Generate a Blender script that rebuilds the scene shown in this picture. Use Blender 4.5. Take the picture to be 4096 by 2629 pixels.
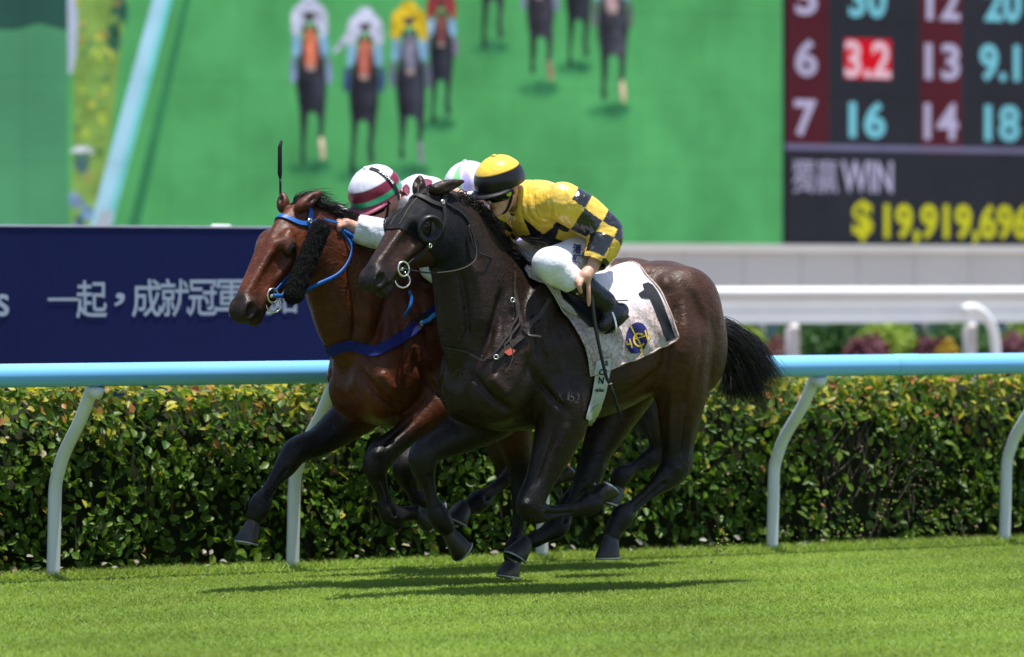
import bpy, bmesh, math
import numpy as np
from mathutils import Vector, Matrix
from mathutils.bvhtree import BVHTree

# ------------------------------------------------------------------ camera, sky, sun, exposure
for _o in list(bpy.data.objects):
    bpy.data.objects.remove(_o, do_unlink=True)
SC = bpy.context.scene
COL = SC.collection
rad = math.radians

LENS_PX, CAM_DIST, CAM_H = 21980.0, 27.7, 1.6      # telephoto view from the stand rail
HORIZON, CX, CY = 1109.0, 2048.0, 1314.5
PITCH = math.atan((CY - HORIZON) / LENS_PX)
cam_data = bpy.data.cameras.new("camera")
cam = bpy.data.objects.new("camera", cam_data)
COL.objects.link(cam)
cam.location = (0, -CAM_DIST, CAM_H)
cam.rotation_euler = (math.pi / 2 - PITCH, 0, 0)
cam_data.sensor_width = 36.0
cam_data.lens = LENS_PX / 4096.0 * 36.0
cam_data.clip_start = 0.5
cam_data.clip_end = 3000.0
cam_data.dof.use_dof = True
cam_data.dof.focus_distance = 27.4
cam_data.dof.aperture_fstop = 2.4
SC.camera = cam

SUN_EL, SUN_AZ = rad(82.0), rad(112.0)              # azimuth clockwise from +Y
world = bpy.data.worlds.new("World")
SC.world = world
world.use_nodes = True
_nt = world.node_tree
_nt.nodes.clear()
_sky = _nt.nodes.new("ShaderNodeTexSky")
_sky.sky_type = 'NISHITA'
_sky.sun_disc = False
_sky.sun_elevation = SUN_EL
_sky.sun_rotation = SUN_AZ
_sky.dust_density = 1.0
_bg = _nt.nodes.new("ShaderNodeBackground")
_bg.inputs[1].default_value = 0.105
_wo = _nt.nodes.new("ShaderNodeOutputWorld")
_nt.links.new(_sky.outputs[0], _bg.inputs[0])
_nt.links.new(_bg.outputs[0], _wo.inputs[0])

sun_data = bpy.data.lights.new("sun", 'SUN')
sun_data.energy = 4.0
sun_data.angle = rad(0.53)
sun_data.color = (1.0, 0.96, 0.90)
sun = bpy.data.objects.new("sun", sun_data)
COL.objects.link(sun)
_to_sun = Vector((math.sin(SUN_AZ) * math.cos(SUN_EL), math.cos(SUN_AZ) * math.cos(SUN_EL), math.sin(SUN_EL)))
sun.rotation_euler = _to_sun.to_track_quat('Z', 'Y').to_euler()
sun.location = (0, 0, 30)

SC.view_settings.view_transform = 'Standard'
SC.view_settings.look = 'None'
SC.view_settings.exposure = 1.0
SC.view_settings.gamma = 1.0
SC.view_settings.use_curve_mapping = False
SC.render.engine = 'CYCLES'
SC.cycles.use_denoising = True
SC.cycles.max_bounces = 6
SC.cycles.transparent_max_bounces = 40

# ------------------------------------------------------------------ track frame
# u runs forward along the track (towards the left and the camera), v across it away from the
# camera, z up.  Everything on the course is laid out in these metres.
TH = rad(36.0)
CT, ST = math.cos(TH), math.sin(TH)
TU = np.array([-CT, -ST, 0.0])
TV = np.array([-ST, CT, 0.0])
_F = np.array([0, math.cos(PITCH), -math.sin(PITCH)])
_U = np.array([0, math.sin(PITCH), math.cos(PITCH)])
_C = np.array([0, -CAM_DIST, CAM_H])
PXS = 4096.0 / 2400.0


def survey(x, y, v):
    """Where a sight line meets the upright plane across-track v: (u, v, z) in metres."""
    fx, fy = x * PXS, y * PXS
    d = _F + (fx - CX) / LENS_PX * np.array([1.0, 0, 0]) - (fy - CY) / LENS_PX * _U
    s = (v - _C @ TV) / (d @ TV)
    p = _C + s * d
    return np.array([p @ TU, v, p[2]])


def W(u, v, z):
    p = u * TU + v * TV
    return Vector((p[0], p[1], z))


ROT_Z = math.pi + TH      # local x = forward, y = left (towards the camera), z = up


class Frame:
    def __init__(self, u0, v0):
        self.u0, self.v0 = u0, v0
        self.loc = W(u0, v0, 0)

    def p(self, x, y, w=0.0):
        q = survey(x, y, self.v0 - w)
        return np.array([q[0] - self.u0, w, q[2]])


def empty(name, loc, rz=0.0):
    o = bpy.data.objects.new(name, None)
    o.empty_display_size = 0.2
    COL.objects.link(o)
    o.location = loc
    o.rotation_euler = (0, 0, rz)
    return o


def tag(o, label=None, cat=None, group=None, kind=None):
    if label: o["label"] = label
    if cat: o["category"] = cat
    if group: o["group"] = group
    if kind: o["kind"] = kind
    return o


# ------------------------------------------------------------------ materials
def lin(r, g, b):
    f = lambda c: (c / 255.0) / 12.92 if c / 255.0 <= 0.04045 else ((c / 255.0 + 0.055) / 1.055) ** 2.4
    return (f(r), f(g), f(b))


class Mat:
    def __init__(self, name):
        self.m = bpy.data.materials.new(name)
        self.m.use_nodes = True
        self.nt = self.m.node_tree
        self.bsdf = self.nt.nodes["Principled BSDF"]
        self.out = self.nt.nodes["Material Output"]

    def n(self, t, **kw):
        nd = self.nt.nodes.new(t)
        for k, v in kw.items():
            setattr(nd, k, v)
        return nd

    def l(self, a, b):
        self.nt.links.new(a, b)

    def set(self, **kw):
        names = dict(rough="Roughness", metal="Metallic", spec="Specular IOR Level", coat="Coat Weight",
                     coat_rough="Coat Roughness", sheen="Sheen Weight", sheen_rough="Sheen Roughness",
                     aniso="Anisotropic", sss="Subsurface Weight", trans="Transmission Weight", emit_s="Emission Strength")
        for k, v in kw.items():
            self.bsdf.inputs[names[k]].default_value = v
        return self

    def color(self, c):
        self.bsdf.inputs["Base Color"].default_value = (*c[:3], 1)
        return self

    def noise(self, scale, detail=3, rough=0.55, coord='Object', stretch=None):
        tc = self.n("ShaderNodeTexCoord")
        src = tc.outputs[coord]
        if stretch is not None:
            mp = self.n("ShaderNodeMapping")
            mp.inputs["Scale"].default_value = stretch
            self.l(src, mp.inputs[0])
            src = mp.outputs[0]
        nz = self.n("ShaderNodeTexNoise")
        nz.inputs["Scale"].default_value = scale
        nz.inputs["Detail"].default_value = detail
        nz.inputs["Roughness"].default_value = rough
        self.l(src, nz.inputs["Vector"])
        return nz.outputs["Fac"]

    def ramp(self, fac, stops):
        r = self.n("ShaderNodeValToRGB")
        e = r.color_ramp.elements
        while len(e) < len(stops):
            e.new(0.5)
        for i, (p, c) in enumerate(stops):
            e[i].position = p
            e[i].color = (*c[:3], 1) if not isinstance(c, (int, float)) else (c, c, c, 1)
        self.l(fac, r.inputs[0])
        return r.outputs[0]

    def mix(self, fac, a, b, mode='MIX'):
        m = self.n("ShaderNodeMix", data_type='RGBA', blend_type=mode)
        for sock, v in ((m.inputs[0], fac), (m.inputs[6], a), (m.inputs[7], b)):
            if isinstance(v, (int, float)):
                sock.default_value = v
            elif isinstance(v, tuple):
                sock.default_value = (*v[:3], 1)
            else:
                self.l(v, sock)
        return m.outputs[2]

    def base(self, sock):
        self.l(sock, self.bsdf.inputs["Base Color"])
        return self

    def bump(self, h, strength=0.3, dist=0.01):
        b = self.n("ShaderNodeBump")
        b.inputs["Strength"].default_value = strength
        b.inputs["Distance"].default_value = dist
        self.l(h, b.inputs["Height"])
        self.l(b.outputs[0], self.bsdf.inputs["Normal"])
        return self

    def attr(self, name="Col"):
        a = self.n("ShaderNodeAttribute", attribute_name=name)
        return a.outputs["Color"]


def plain(name, c, rough=0.5, var=0.12, scale=8.0, **kw):
    """A plain coloured material with gentle mottling and a fine relief."""
    m = Mat(name)
    m.set(**{'rough': rough, 'spec': 0.22, **kw})
    nz = m.noise(scale, 4)
    lo = tuple(x * (1 - var) for x in c)
    hi = tuple(min(1, x * (1 + var)) for x in c)
    m.base(m.ramp(nz, [(0.3, lo), (0.7, hi)]))
    return m.m


# ------------------------------------------------------------------ meshes
def mesh_obj(name, verts, faces, mat=None, parent=None, smooth=False, cols=None):
    me = bpy.data.meshes.new(name)
    verts = np.asarray(verts, dtype=np.float32).reshape(-1, 3)
    if isinstance(faces, np.ndarray):
        n, k = faces.shape
        me.vertices.add(len(verts))
        me.vertices.foreach_set("co", verts.ravel())
        me.loops.add(n * k)
        me.loops.foreach_set("vertex_index", faces.astype(np.int32).ravel())
        me.polygons.add(n)
        me.polygons.foreach_set("loop_start", np.arange(0, n * k, k, dtype=np.int32))
        me.update(calc_edges=True)
    else:
        me.from_pydata([tuple(map(float, v)) for v in verts], [], faces)
        me.update()
    if smooth:
        me.polygons.foreach_set("use_smooth", np.ones(len(me.polygons), dtype=bool))
    if cols is not None:
        a = me.color_attributes.new("Col", 'FLOAT_COLOR', 'POINT')
        c4 = np.ones((len(verts), 4), dtype=np.float32)
        c4[:, :3] = cols
        a.data.foreach_set("color", c4.ravel())
    if mat is not None:
        me.materials.append(mat)
    o = bpy.data.objects.new(name, me)
    COL.objects.link(o)
    if parent is not None:
        o.parent = parent
    return o


class MB:
    """Collects simple shapes into one mesh."""
    def __init__(self):
        self.v, self.f = [], []

    def add(self, verts, faces):
        b = len(self.v)
        self.v += [tuple(map(float, p)) for p in verts]
        self.f += [tuple(b + i for i in f) for f in faces]
        return self

    def box(self, lo, hi):
        (x0, y0, z0), (x1, y1, z1) = lo, hi
        return self.add([(x0, y0, z0), (x1, y0, z0), (x1, y1, z0), (x0, y1, z0), (x0, y0, z1), (x1, y0, z1), (x1, y1, z1), (x0, y1, z1)],
                        [(0, 3, 2, 1), (4, 5, 6, 7), (0, 1, 5, 4), (1, 2, 6, 5), (2, 3, 7, 6), (3, 0, 4, 7)])

    def tube(self, pts, radii, n=8, cap=True, flat=None, up=None):
        """Swept tube; flat=(a,b) scales the section across / along the reference direction."""
        pts = [np.asarray(p, float) for p in pts]
        if isinstance(radii, (int, float)):
            radii = [radii] * len(pts)
        rings = []
        ref = None
        for i, p in enumerate(pts):
            t = pts[min(i + 1, len(pts) - 1)] - pts[max(i - 1, 0)]
            t = t / (np.linalg.norm(t) + 1e-9)
            if up is not None:
                a = np.asarray(up[i] if isinstance(up, list) else up, float)
                a = a - t * (a @ t)
            elif ref is None:
                a = np.cross(t, [0, 0, 1.0])
                if np.linalg.norm(a) < 1e-3:
                    a = np.cross(t, [1.0, 0, 0])
            else:
                a = ref - t * (ref @ t)
            a = a / (np.linalg.norm(a) + 1e-9)
            ref = a
            b = np.cross(t, a)
            fa, fb = flat if flat else (1, 1)
            rings.append([p + radii[i] * (fa * math.cos(2 * math.pi * k / n) * a + fb * math.sin(2 * math.pi * k / n) * b) for k in range(n)])
        base = len(self.v)
        for r in rings:
            self.v += [tuple(q) for q in r]
        for i in range(len(rings) - 1):
            for k in range(n):
                k2 = (k + 1) % n
                self.f.append((base + i * n + k, base + i * n + k2, base + (i + 1) * n + k2, base + (i + 1) * n + k))
        if cap:
            self.f.append(tuple(base + k for k in range(n))[::-1])
            self.f.append(tuple(base + (len(rings) - 1) * n + k for k in range(n)))
        return self

    def build(self, name, mat, parent=None, smooth=False):
        return mesh_obj(name, self.v, self.f, mat, parent, smooth)


def catmull(pts, n):
    """Smooth resampling of rows of numbers (n samples per span)."""
    P = np.asarray(pts, float)
    if len(P) < 3:
        t = np.linspace(0, 1, n + 1)[:, None]
        return P[0] * (1 - t) + P[-1] * t
    Q = np.vstack([2 * P[0] - P[1], P, 2 * P[-1] - P[-2]])
    out = []
    for i in range(1, len(Q) - 2):
        for k in range(n):
            t = k / n
            a, b, c, d = Q[i - 1], Q[i], Q[i + 1], Q[i + 2]
            out.append(0.5 * (2 * b + (c - a) * t + (2 * a - 5 * b + 4 * c - d) * t * t + (3 * b - a - 3 * c + d) * t ** 3))
    out.append(P[-1])
    return np.array(out)


# ------------------------------------------------------------------ smooth bodies from distance fields
class Field:
    def __init__(self, lo, hi, h):
        self.lo, self.h = np.asarray(lo, float), h
        self.n = np.ceil((np.asarray(hi) - self.lo) / h).astype(int) + 1
        self.D = np.full(self.n, 0.3, dtype=np.float32)
        self.C = np.zeros((*self.n, 3), dtype=np.float32)

    def _sl(self, lo, hi):
        a = np.maximum(0, np.floor((np.asarray(lo) - self.lo) / self.h).astype(int))
        b = np.minimum(self.n, np.ceil((np.asarray(hi) - self.lo) / self.h).astype(int) + 1)
        if (b <= a).any():
            return None
        ax = [(self.lo[i] + self.h * np.arange(a[i], b[i])).astype(np.float32) for i in range(3)]
        return tuple(slice(a[i], b[i]) for i in range(3)), (ax[0][:, None, None], ax[1][None, :, None], ax[2][None, None, :])

    def put(self, fn, lo, hi, k, col=None, cut=False):
        m = k + 0.02
        r = self._sl(np.asarray(lo) - m, np.asarray(hi) + m)
        if r is None:
            return
        s, (X, Y, Z) = r
        d = fn(X, Y, Z)
        D = self.D[s]
        if cut:
            h = np.clip(0.5 - 0.5 * (D + d) / k, 0, 1)
            self.D[s] = D * (1 - h) - d * h + k * h * (1 - h)
            if col is not None:
                hc = np.clip(0.5 - 0.5 * (d - 0.004) / max(0.004, k * 0.6), 0, 1)[..., None]
                self.C[s] = self.C[s] * (1 - hc) + np.asarray(col, np.float32) * hc
            return
        h = np.clip(0.5 + 0.5 * (D - d) / k, 0, 1)
        self.D[s] = D * (1 - h) + d * h - k * h * (1 - h)
        if col is not None:
            hc = h[..., None]
            self.C[s] = self.C[s] * (1 - hc) + np.asarray(col, np.float32) * hc

    # -- primitives; M is an optional (origin, 3x3 axes) placing them in another frame
    @staticmethod
    def _loc(M, X, Y, Z):
        if M is None:
            return X, Y, Z
        o, A = M
        x, y, z = X - o[0], Y - o[1], Z - o[2]
        return tuple(x * A[0][i] + y * A[1][i] + z * A[2][i] for i in range(3))

    @staticmethod
    def _bb(M, pts, r):
        P = np.asarray(pts, float)
        if M is not None:
            P = M[0] + P @ M[1].T
        return P.min(0) - r, P.max(0) + r

    def cone(self, a, b, ra, rb, k=0.03, col=None, sq=1.0, M=None, cut=False):
        a, b = np.asarray(a, float), np.asarray(b, float)
        ab = b - a
        L2 = ab @ ab + 1e-12

        def fn(X, Y, Z):
            x, y, z = self._loc(M, X, Y, Z)
            x, y, z = x - a[0], y - a[1], z - a[2]
            t = np.clip((x * ab[0] + y * ab[1] + z * ab[2]) / L2, 0, 1)
            dx, dy, dz = x - t * ab[0], (y - t * ab[1]) / sq, z - t * ab[2]
            return (np.sqrt(dx * dx + dy * dy + dz * dz) - (ra + (rb - ra) * t)) * min(1.0, sq)
        lo, hi = self._bb(M, [a, b], max(ra, rb) * max(1, sq))
        self.put(fn, lo, hi, k, col, cut)

    def chain(self, pts, k=0.02, col=None, sub=3, sq=1.0, cols=None, M=None):
        """pts rows: x, y, z, r"""
        Q = catmull(pts, sub) if sub > 1 else np.asarray(pts, float)
        for i in range(len(Q) - 1):
            c = col
            if cols is not None:
                t = (i + 0.5) / (len(Q) - 1) * (len(cols) - 1)
                j = min(int(t), len(cols) - 2)
                c = np.asarray(cols[j]) * (1 - (t - j)) + np.asarray(cols[j + 1]) * (t - j)
            self.cone(Q[i, :3], Q[i + 1, :3], max(0.003, Q[i, 3]), max(0.003, Q[i + 1, 3]), k, c, sq, M)

    def ball(self, c, r, k=0.03, col=None, A=None, M=None, cut=False):
        """Ellipsoid, radii r along the columns of A."""
        c, r = np.asarray(c, float), np.asarray(r, float)

        def fn(X, Y, Z):
            x, y, z = self._loc(M, X, Y, Z)
            x, y, z = x - c[0], y - c[1], z - c[2]
            if A is not None:
                x, y, z = (x * A[0][i] + y * A[1][i] + z * A[2][i] for i in range(3))
            k0 = np.sqrt((x / r[0]) ** 2 + (y / r[1]) ** 2 + (z / r[2]) ** 2)
            k1 = np.sqrt((x / r[0] ** 2) ** 2 + (y / r[1] ** 2) ** 2 + (z / r[2] ** 2) ** 2) + 1e-9
            return k0 * (k0 - 1) / k1
        lo, hi = self._bb(M, [c], r.max())
        self.put(fn, lo, hi, k, col, cut)

    def loft(self, st, k=0.03, col=None, M=None, narrow=0.0):
        """Elliptical sections along x: rows x, ztop, zbot, halfwidth; narrow thins the upper half."""
        S = np.asarray(sorted(map(tuple, st)), float)
        xs = S[:, 0]
        zc, za, yb = (S[:, 1] + S[:, 2]) / 2, (S[:, 1] - S[:, 2]) / 2, S[:, 3]
        xf = np.linspace(xs[0], xs[-1], 160)
        sm = catmull(np.c_[xs, zc, za, yb, S[:, 4] if S.shape[1] > 4 else np.full(len(xs), narrow)], 12)

        def fn(X, Y, Z):
            x, y, z = self._loc(M, X, Y, Z)
            c = np.interp(x, sm[:, 0], sm[:, 1])
            a = np.maximum(0.004, np.interp(x, sm[:, 0], sm[:, 2]))
            b = np.maximum(0.004, np.interp(x, sm[:, 0], sm[:, 3]))
            nr = np.interp(x, sm[:, 0], sm[:, 4])
            zn = (z - c) / a
            b = b * (1 - nr * np.clip(zn, 0, 1) ** 1.5)
            e0 = (z - c)
            k0 = np.sqrt((y / b) ** 2 + zn ** 2)
            k1 = np.sqrt((y / b ** 2) ** 2 + (e0 / a ** 2) ** 2) + 1e-6
            d = np.where(k0 < 0.2, -np.minimum(a, b) * 0.8, k0 * (k0 - 1) / k1)
            out = np.maximum(xs[0] - x, x - xs[-1])
            return np.where(out > 0, np.sqrt(np.maximum(d, 0) ** 2 + out ** 2), d)
        ym = yb.max()
        pts = [(x, s * ym, z) for x in (xs[0], xs[-1]) for s in (-1, 1) for z in (S[:, 2].min(), S[:, 1].max())]
        lo, hi = self._bb(M, pts, 0.02)
        self.put(fn, lo, hi, k, col)

    def mesh(self, smooth_it=1):
        D, h = self.D, self.h
        ins = D < 0
        cnt = np.zeros(tuple(self.n - 1), dtype=np.int8)
        for i in (0, 1):
            for j in (0, 1):
                for k in (0, 1):
                    cnt += ins[i:self.n[0] - 1 + i, j:self.n[1] - 1 + j, k:self.n[2] - 1 + k]
        cells = np.argwhere((cnt > 0) & (cnt < 8))
        vid = np.full(cnt.shape, -1, dtype=np.int32)
        vid[tuple(cells.T)] = np.arange(len(cells))
        acc = np.zeros((len(cells), 3))
        num = np.zeros(len(cells))
        cor = [(i, j, k) for i in (0, 1) for j in (0, 1) for k in (0, 1)]
        vals = {c: D[cells[:, 0] + c[0], cells[:, 1] + c[1], cells[:, 2] + c[2]] for c in cor}
        for c in cor:
            for ax in range(3):
                if c[ax] == 0:
                    e = list(c); e[ax] = 1; e = tuple(e)
                    a, b = vals[c], vals[e]
                    m = (a < 0) != (b < 0)
                    t = np.where(m, a / (a - b + 1e-12), 0)
                    p = np.tile(np.array(c, float), (len(cells), 1))
                    p[:, ax] += t
                    acc[m] += p[m]
                    num[m] += 1
        V = self.lo + h * (cells + acc / np.maximum(1, num)[:, None])
        F = []
        for ax in range(3):
            o1, o2 = (ax + 1) % 3, (ax + 2) % 3
            A = np.moveaxis(ins, ax, 0)
            d = A[:-1] != A[1:]
            e = np.argwhere(d)
            sgn = A[:-1][d]
            idx = np.zeros((len(e), 3), dtype=int)
            rest = [i for i in range(3) if i != ax]
            idx[:, ax] = e[:, 0]
            idx[:, rest[0]] = e[:, 1]
            idx[:, rest[1]] = e[:, 2]
            ok = (idx[:, o1] > 0) & (idx[:, o2] > 0) & (idx[:, o1] < self.n[o1] - 1) & (idx[:, o2] < self.n[o2] - 1)
            idx, sgn = idx[ok], sgn[ok]
            q = []
            for (s1, s2) in ((1, 1), (0, 1), (0, 0), (1, 0)):
                j = idx.copy()
                j[:, o1] -= s1
                j[:, o2] -= s2
                q.append(vid[tuple(j.T)])
            q = np.stack(q, 1)
            q[~sgn] = q[~sgn][:, ::-1]
            F.append(q)
        F = np.concatenate(F)
        F = F[(F >= 0).all(1)]
        for _ in range(smooth_it):
            s = np.zeros_like(V)
            c = np.zeros(len(V))
            for i in range(4):
                a, b = F[:, i], F[:, (i + 1) % 4]
                for ax in range(3):
                    s[:, ax] += np.bincount(a, V[b, ax], len(V))
                c += np.bincount(a, minlength=len(V))
            V = V * 0.45 + 0.55 * s / np.maximum(1, c)[:, None]
        g = np.clip(np.round((V - self.lo) / h).astype(int), 0, self.n - 1)
        cols = self.C[tuple(g.T)]
        return V, F, cols


def bvh_of(V, F):
    return BVHTree.FromPolygons([tuple(p) for p in V], [tuple(int(i) for i in f) for f in F])


def rot_axes(x_dir, up=(0, 0, 1)):
    """3x3 with columns: x along x_dir, z as near up as can be."""
    x = np.asarray(x_dir, float); x /= np.linalg.norm(x)
    y = np.cross(up, x); y /= np.linalg.norm(y)
    z = np.cross(x, y)
    return np.stack([x, y, z], 1)
# ------------------------------------------------------------------ setting
rng = np.random.default_rng(7)
TRACK_ROT = ROT_Z                       # objects laid along the track: local x = u, y = -v, z


def track_empty(name, u, v):
    return empty(name, W(u, v, 0), TRACK_ROT)


TURF = Mat("race_turf")
TURF.set(rough=0.8, spec=0.2)
_n1 = TURF.noise(1.1, 3, coord='Object')
_n2 = TURF.noise(38.0, 4, coord='Object')
_c = TURF.mix(TURF.ramp(_n1, [(0.35, 0.0), (0.65, 1.0)]), (0.085, 0.140, 0.026), (0.110, 0.165, 0.032))
TURF.base(TURF.mix(1.0, _c, TURF.ramp(_n2, [(0.3, 0.65), (0.75, 1.2)]), 'MULTIPLY'))
TURF.bump(_n2, 0.5, 0.02)
TURF = TURF.m
g = mesh_obj("ground", [(-700, -200, 0), (700, -200, 0), (700, 1500, 0), (-700, 1500, 0)], [(0, 1, 2, 3)], TURF)
tag(g, "mown green turf of the racecourse", "ground", kind="structure")


def blade_material(name, stops, trans=0.35, rough=0.55):
    m = Mat(name)
    m.set(rough=rough, spec=0.25)
    col = m.attr("Col")
    m.base(col)
    tr = m.n("ShaderNodeBsdfTranslucent")
    m.l(m.mix(1.0, col, (1.1, 1.1, 0.7), 'MULTIPLY'), tr.inputs[0])
    mx = m.n("ShaderNodeMixShader")
    mx.inputs[0].default_value = trans
    m.l(m.bsdf.outputs[0], mx.inputs[1])
    m.l(tr.outputs[0], mx.inputs[2])
    m.l(mx.outputs[0], m.out.inputs[0])
    return m.m


def grass(name, u0, u1, v0, v1, n, hgt, seed, label):
    r = np.random.default_rng(seed)
    u, v = r.uniform(u0, u1, n), r.uniform(v0, v1, n)
    h = hgt * r.uniform(0.45, 1.1, n)
    az = r.uniform(0, 2 * np.pi, n)
    lean = r.normal(0, 0.95, (n, 2)) * h[:, None]
    lean[:, 0] -= 0.15 * h
    w = r.uniform(0.0022, 0.0048, n)
    base = np.c_[u, -v, np.zeros(n)]
    side = np.c_[np.cos(az) * w, np.sin(az) * w, np.zeros(n)]
    mid = base + np.c_[lean * 0.35, h * 0.6]
    tip = base + np.c_[lean, h]
    V = np.stack([base - side, base + side, mid + side * 0.8, mid - side * 0.8, tip], 1).reshape(-1, 3)
    b = np.arange(n)[:, None] * 5
    F = np.concatenate([b + [0, 1, 2], b + [0, 2, 3], b + [3, 2, 4]])
    tone = r.normal(0, 0.06, n) + 0.10 * np.sin(u * 2.1 + v * 1.3) + 0.08 * np.sin(v * 6 + u)
    yel = np.clip(r.normal(0.25, 0.13, n) + 0.12 * np.sin(u * 1.7 - v * 2.6), 0, 1)
    straw = r.random(n) < 0.006
    c = (np.array([0.200, 0.305, 0.054]) * (1 - yel[:, None]) + np.array([0.290, 0.362, 0.068]) * yel[:, None]) * (1 + tone[:, None])
    c[straw] = (0.42, 0.38, 0.16)
    c = np.repeat(np.clip(c, 0.01, 0.9), 5, 0)
    o = mesh_obj(name, V, F, GRASS, None, False, c)
    o.rotation_euler = (0, 0, TRACK_ROT)
    return tag(o, label, "grass", kind="stuff")


GRASS = blade_material("grass_blades", None, 0.5)
grass("turf_grass", -7.4, 5.4, -6.4, 3.0, 640000, 0.021, 3, "short mown grass blades of the race track")

tr_ = mesh_obj("added_sand_sheet", [(-160, -29.6, 0.006), (160, -29.6, 0.006), (160, -5.2, 0.006), (-160, -5.2, 0.006)], [(0, 1, 2, 3)], plain("added_sheet_sand", (0.27, 0.235, 0.205), 0.9, 0.15, 1.5))  # unseen sand sheet, added so less green bounces onto outer rail and wall
tr_.rotation_euler = (0, 0, TRACK_ROT)
tag(tr_, "unseen sandy sheet added as a dirt track beyond the hedge to cut green bounce", "track", kind="structure")

# ---- running rail: sky blue tube on bent white posts
RAIL_V, POST_V = 2.13, 2.56
_zt = np.mean([survey(x, y, RAIL_V)[2] for x, y in ((60, 854), (500, 850), (1900, 830), (2350, 827))])
_zb = np.mean([survey(x, y, RAIL_V)[2] for x, y in ((60, 911), (500, 906), (1900, 879), (2350, 875))])
RAIL_R, RAIL_Z = (_zt - _zb) / 2, (_zt + _zb) / 2
RAIL_BLUE = Mat("rail_blue_paint")
RAIL_BLUE.set(rough=0.28, spec=0.5)
RAIL_BLUE.base(RAIL_BLUE.ramp(RAIL_BLUE.noise(3.0, 5, stretch=(0.25, 3, 3)), [(0.3, (0.16, 0.45, 0.80)), (0.7, (0.20, 0.50, 0.84))]))
RAIL_BLUE = RAIL_BLUE.m
POST_WHITE = plain("post_white_plastic", (0.62, 0.64, 0.65), 0.42, 0.06, 5)
rail = track_empty("running_rail", 0, RAIL_V)
tag(rail, "sky blue tubular running rail on bent white posts", "rail")
MB().tube([(x, 0, RAIL_Z) for x in np.linspace(-16, 16, 9)], RAIL_R, 32).build("rail_tube", RAIL_BLUE, rail, True)
_posts = [survey(x, y, POST_V)[0] for x, y in ((127, 1358), (688, 1342), (1272, 1312), (1812, 1292), (2357, 1273))]
_sp = np.mean(np.diff(_posts))
POST_U = [_posts[0] - 2 * _sp, _posts[0] - _sp] + _posts + [_posts[-1] + _sp, _posts[-1] + 2 * _sp]
for u in POST_U:
    d = POST_V - RAIL_V
    path = [(u, -d - 0.012, -0.02), (u, -d, 0.25), (u, -d + 0.01, 0.47), (u, -d + 0.04, 0.56), (u, -d * 0.74, 0.68), (u, -d * 0.36, 0.86), (u, -d * 0.06, RAIL_Z - RAIL_R * 0.7)]
    MB().tube(catmull(path, 4), 0.037, 14, flat=(1.0, 0.86), up=(1, 0, 0)).build("post", POST_WHITE, rail, True)

    MB().tube([(u, 0, RAIL_Z - RAIL_R * 1.03), (u, -0.02, RAIL_Z - RAIL_R * 1.03 - 0.05)], [0.045, 0.040], 12).build("bracket", POST_WHITE, rail, True)
for u in [0.5 * (POST_U[k] + POST_U[k + 1]) + 0.25 for k in (1, 3, 5, 7)]:
    MB().tube([(u - 0.09, 0, RAIL_Z), (u - 0.085, 0, RAIL_Z), (u + 0.085, 0, RAIL_Z), (u + 0.09, 0, RAIL_Z)], [RAIL_R + 0.0005, RAIL_R + 0.0022, RAIL_R + 0.0022, RAIL_R + 0.0005], 32).build("joint_sleeve", RAIL_BLUE, rail, True)

# ---- hedge
LEAF = blade_material("hedge_leaves", None, 0.45, 0.40)
HV0, HV1, HZ = 2.69, 4.1, 0.985


def leaf_cloud(pos, nrm, size, col, rs):
    n = len(pos)
    t = rs.normal(0, 1, (n, 3))
    t -= nrm * (t * nrm).sum(1)[:, None]
    t /= np.linalg.norm(t, axis=1)[:, None]
    b = np.cross(nrm, t)
    L, Wd = size[:, None], size[:, None] * 0.62
    fold = nrm * size[:, None] * 0.16
    curl = nrm * size[:, None] * rs.normal(0, 0.12, (n, 1))
    P = [pos - t * L * 0.5, pos - t * L * 0.12 + b * Wd * 0.5 + fold, pos + t * L * 0.2 + b * Wd * 0.42 + fold + curl * 0.4, pos + t * L * 0.55 + curl,
         pos + t * L * 0.2 - b * Wd * 0.42 + fold + curl * 0.4, pos - t * L * 0.12 - b * Wd * 0.5 + fold]
    V = np.stack(P, 1).reshape(-1, 3)
    k = np.arange(n)[:, None] * 6
    F = np.concatenate([k + [0, 2, 1], k + [0, 3, 2], k + [0, 4, 3], k + [0, 5, 4]])
    return V, F, np.repeat(col, 6, 0)


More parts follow.
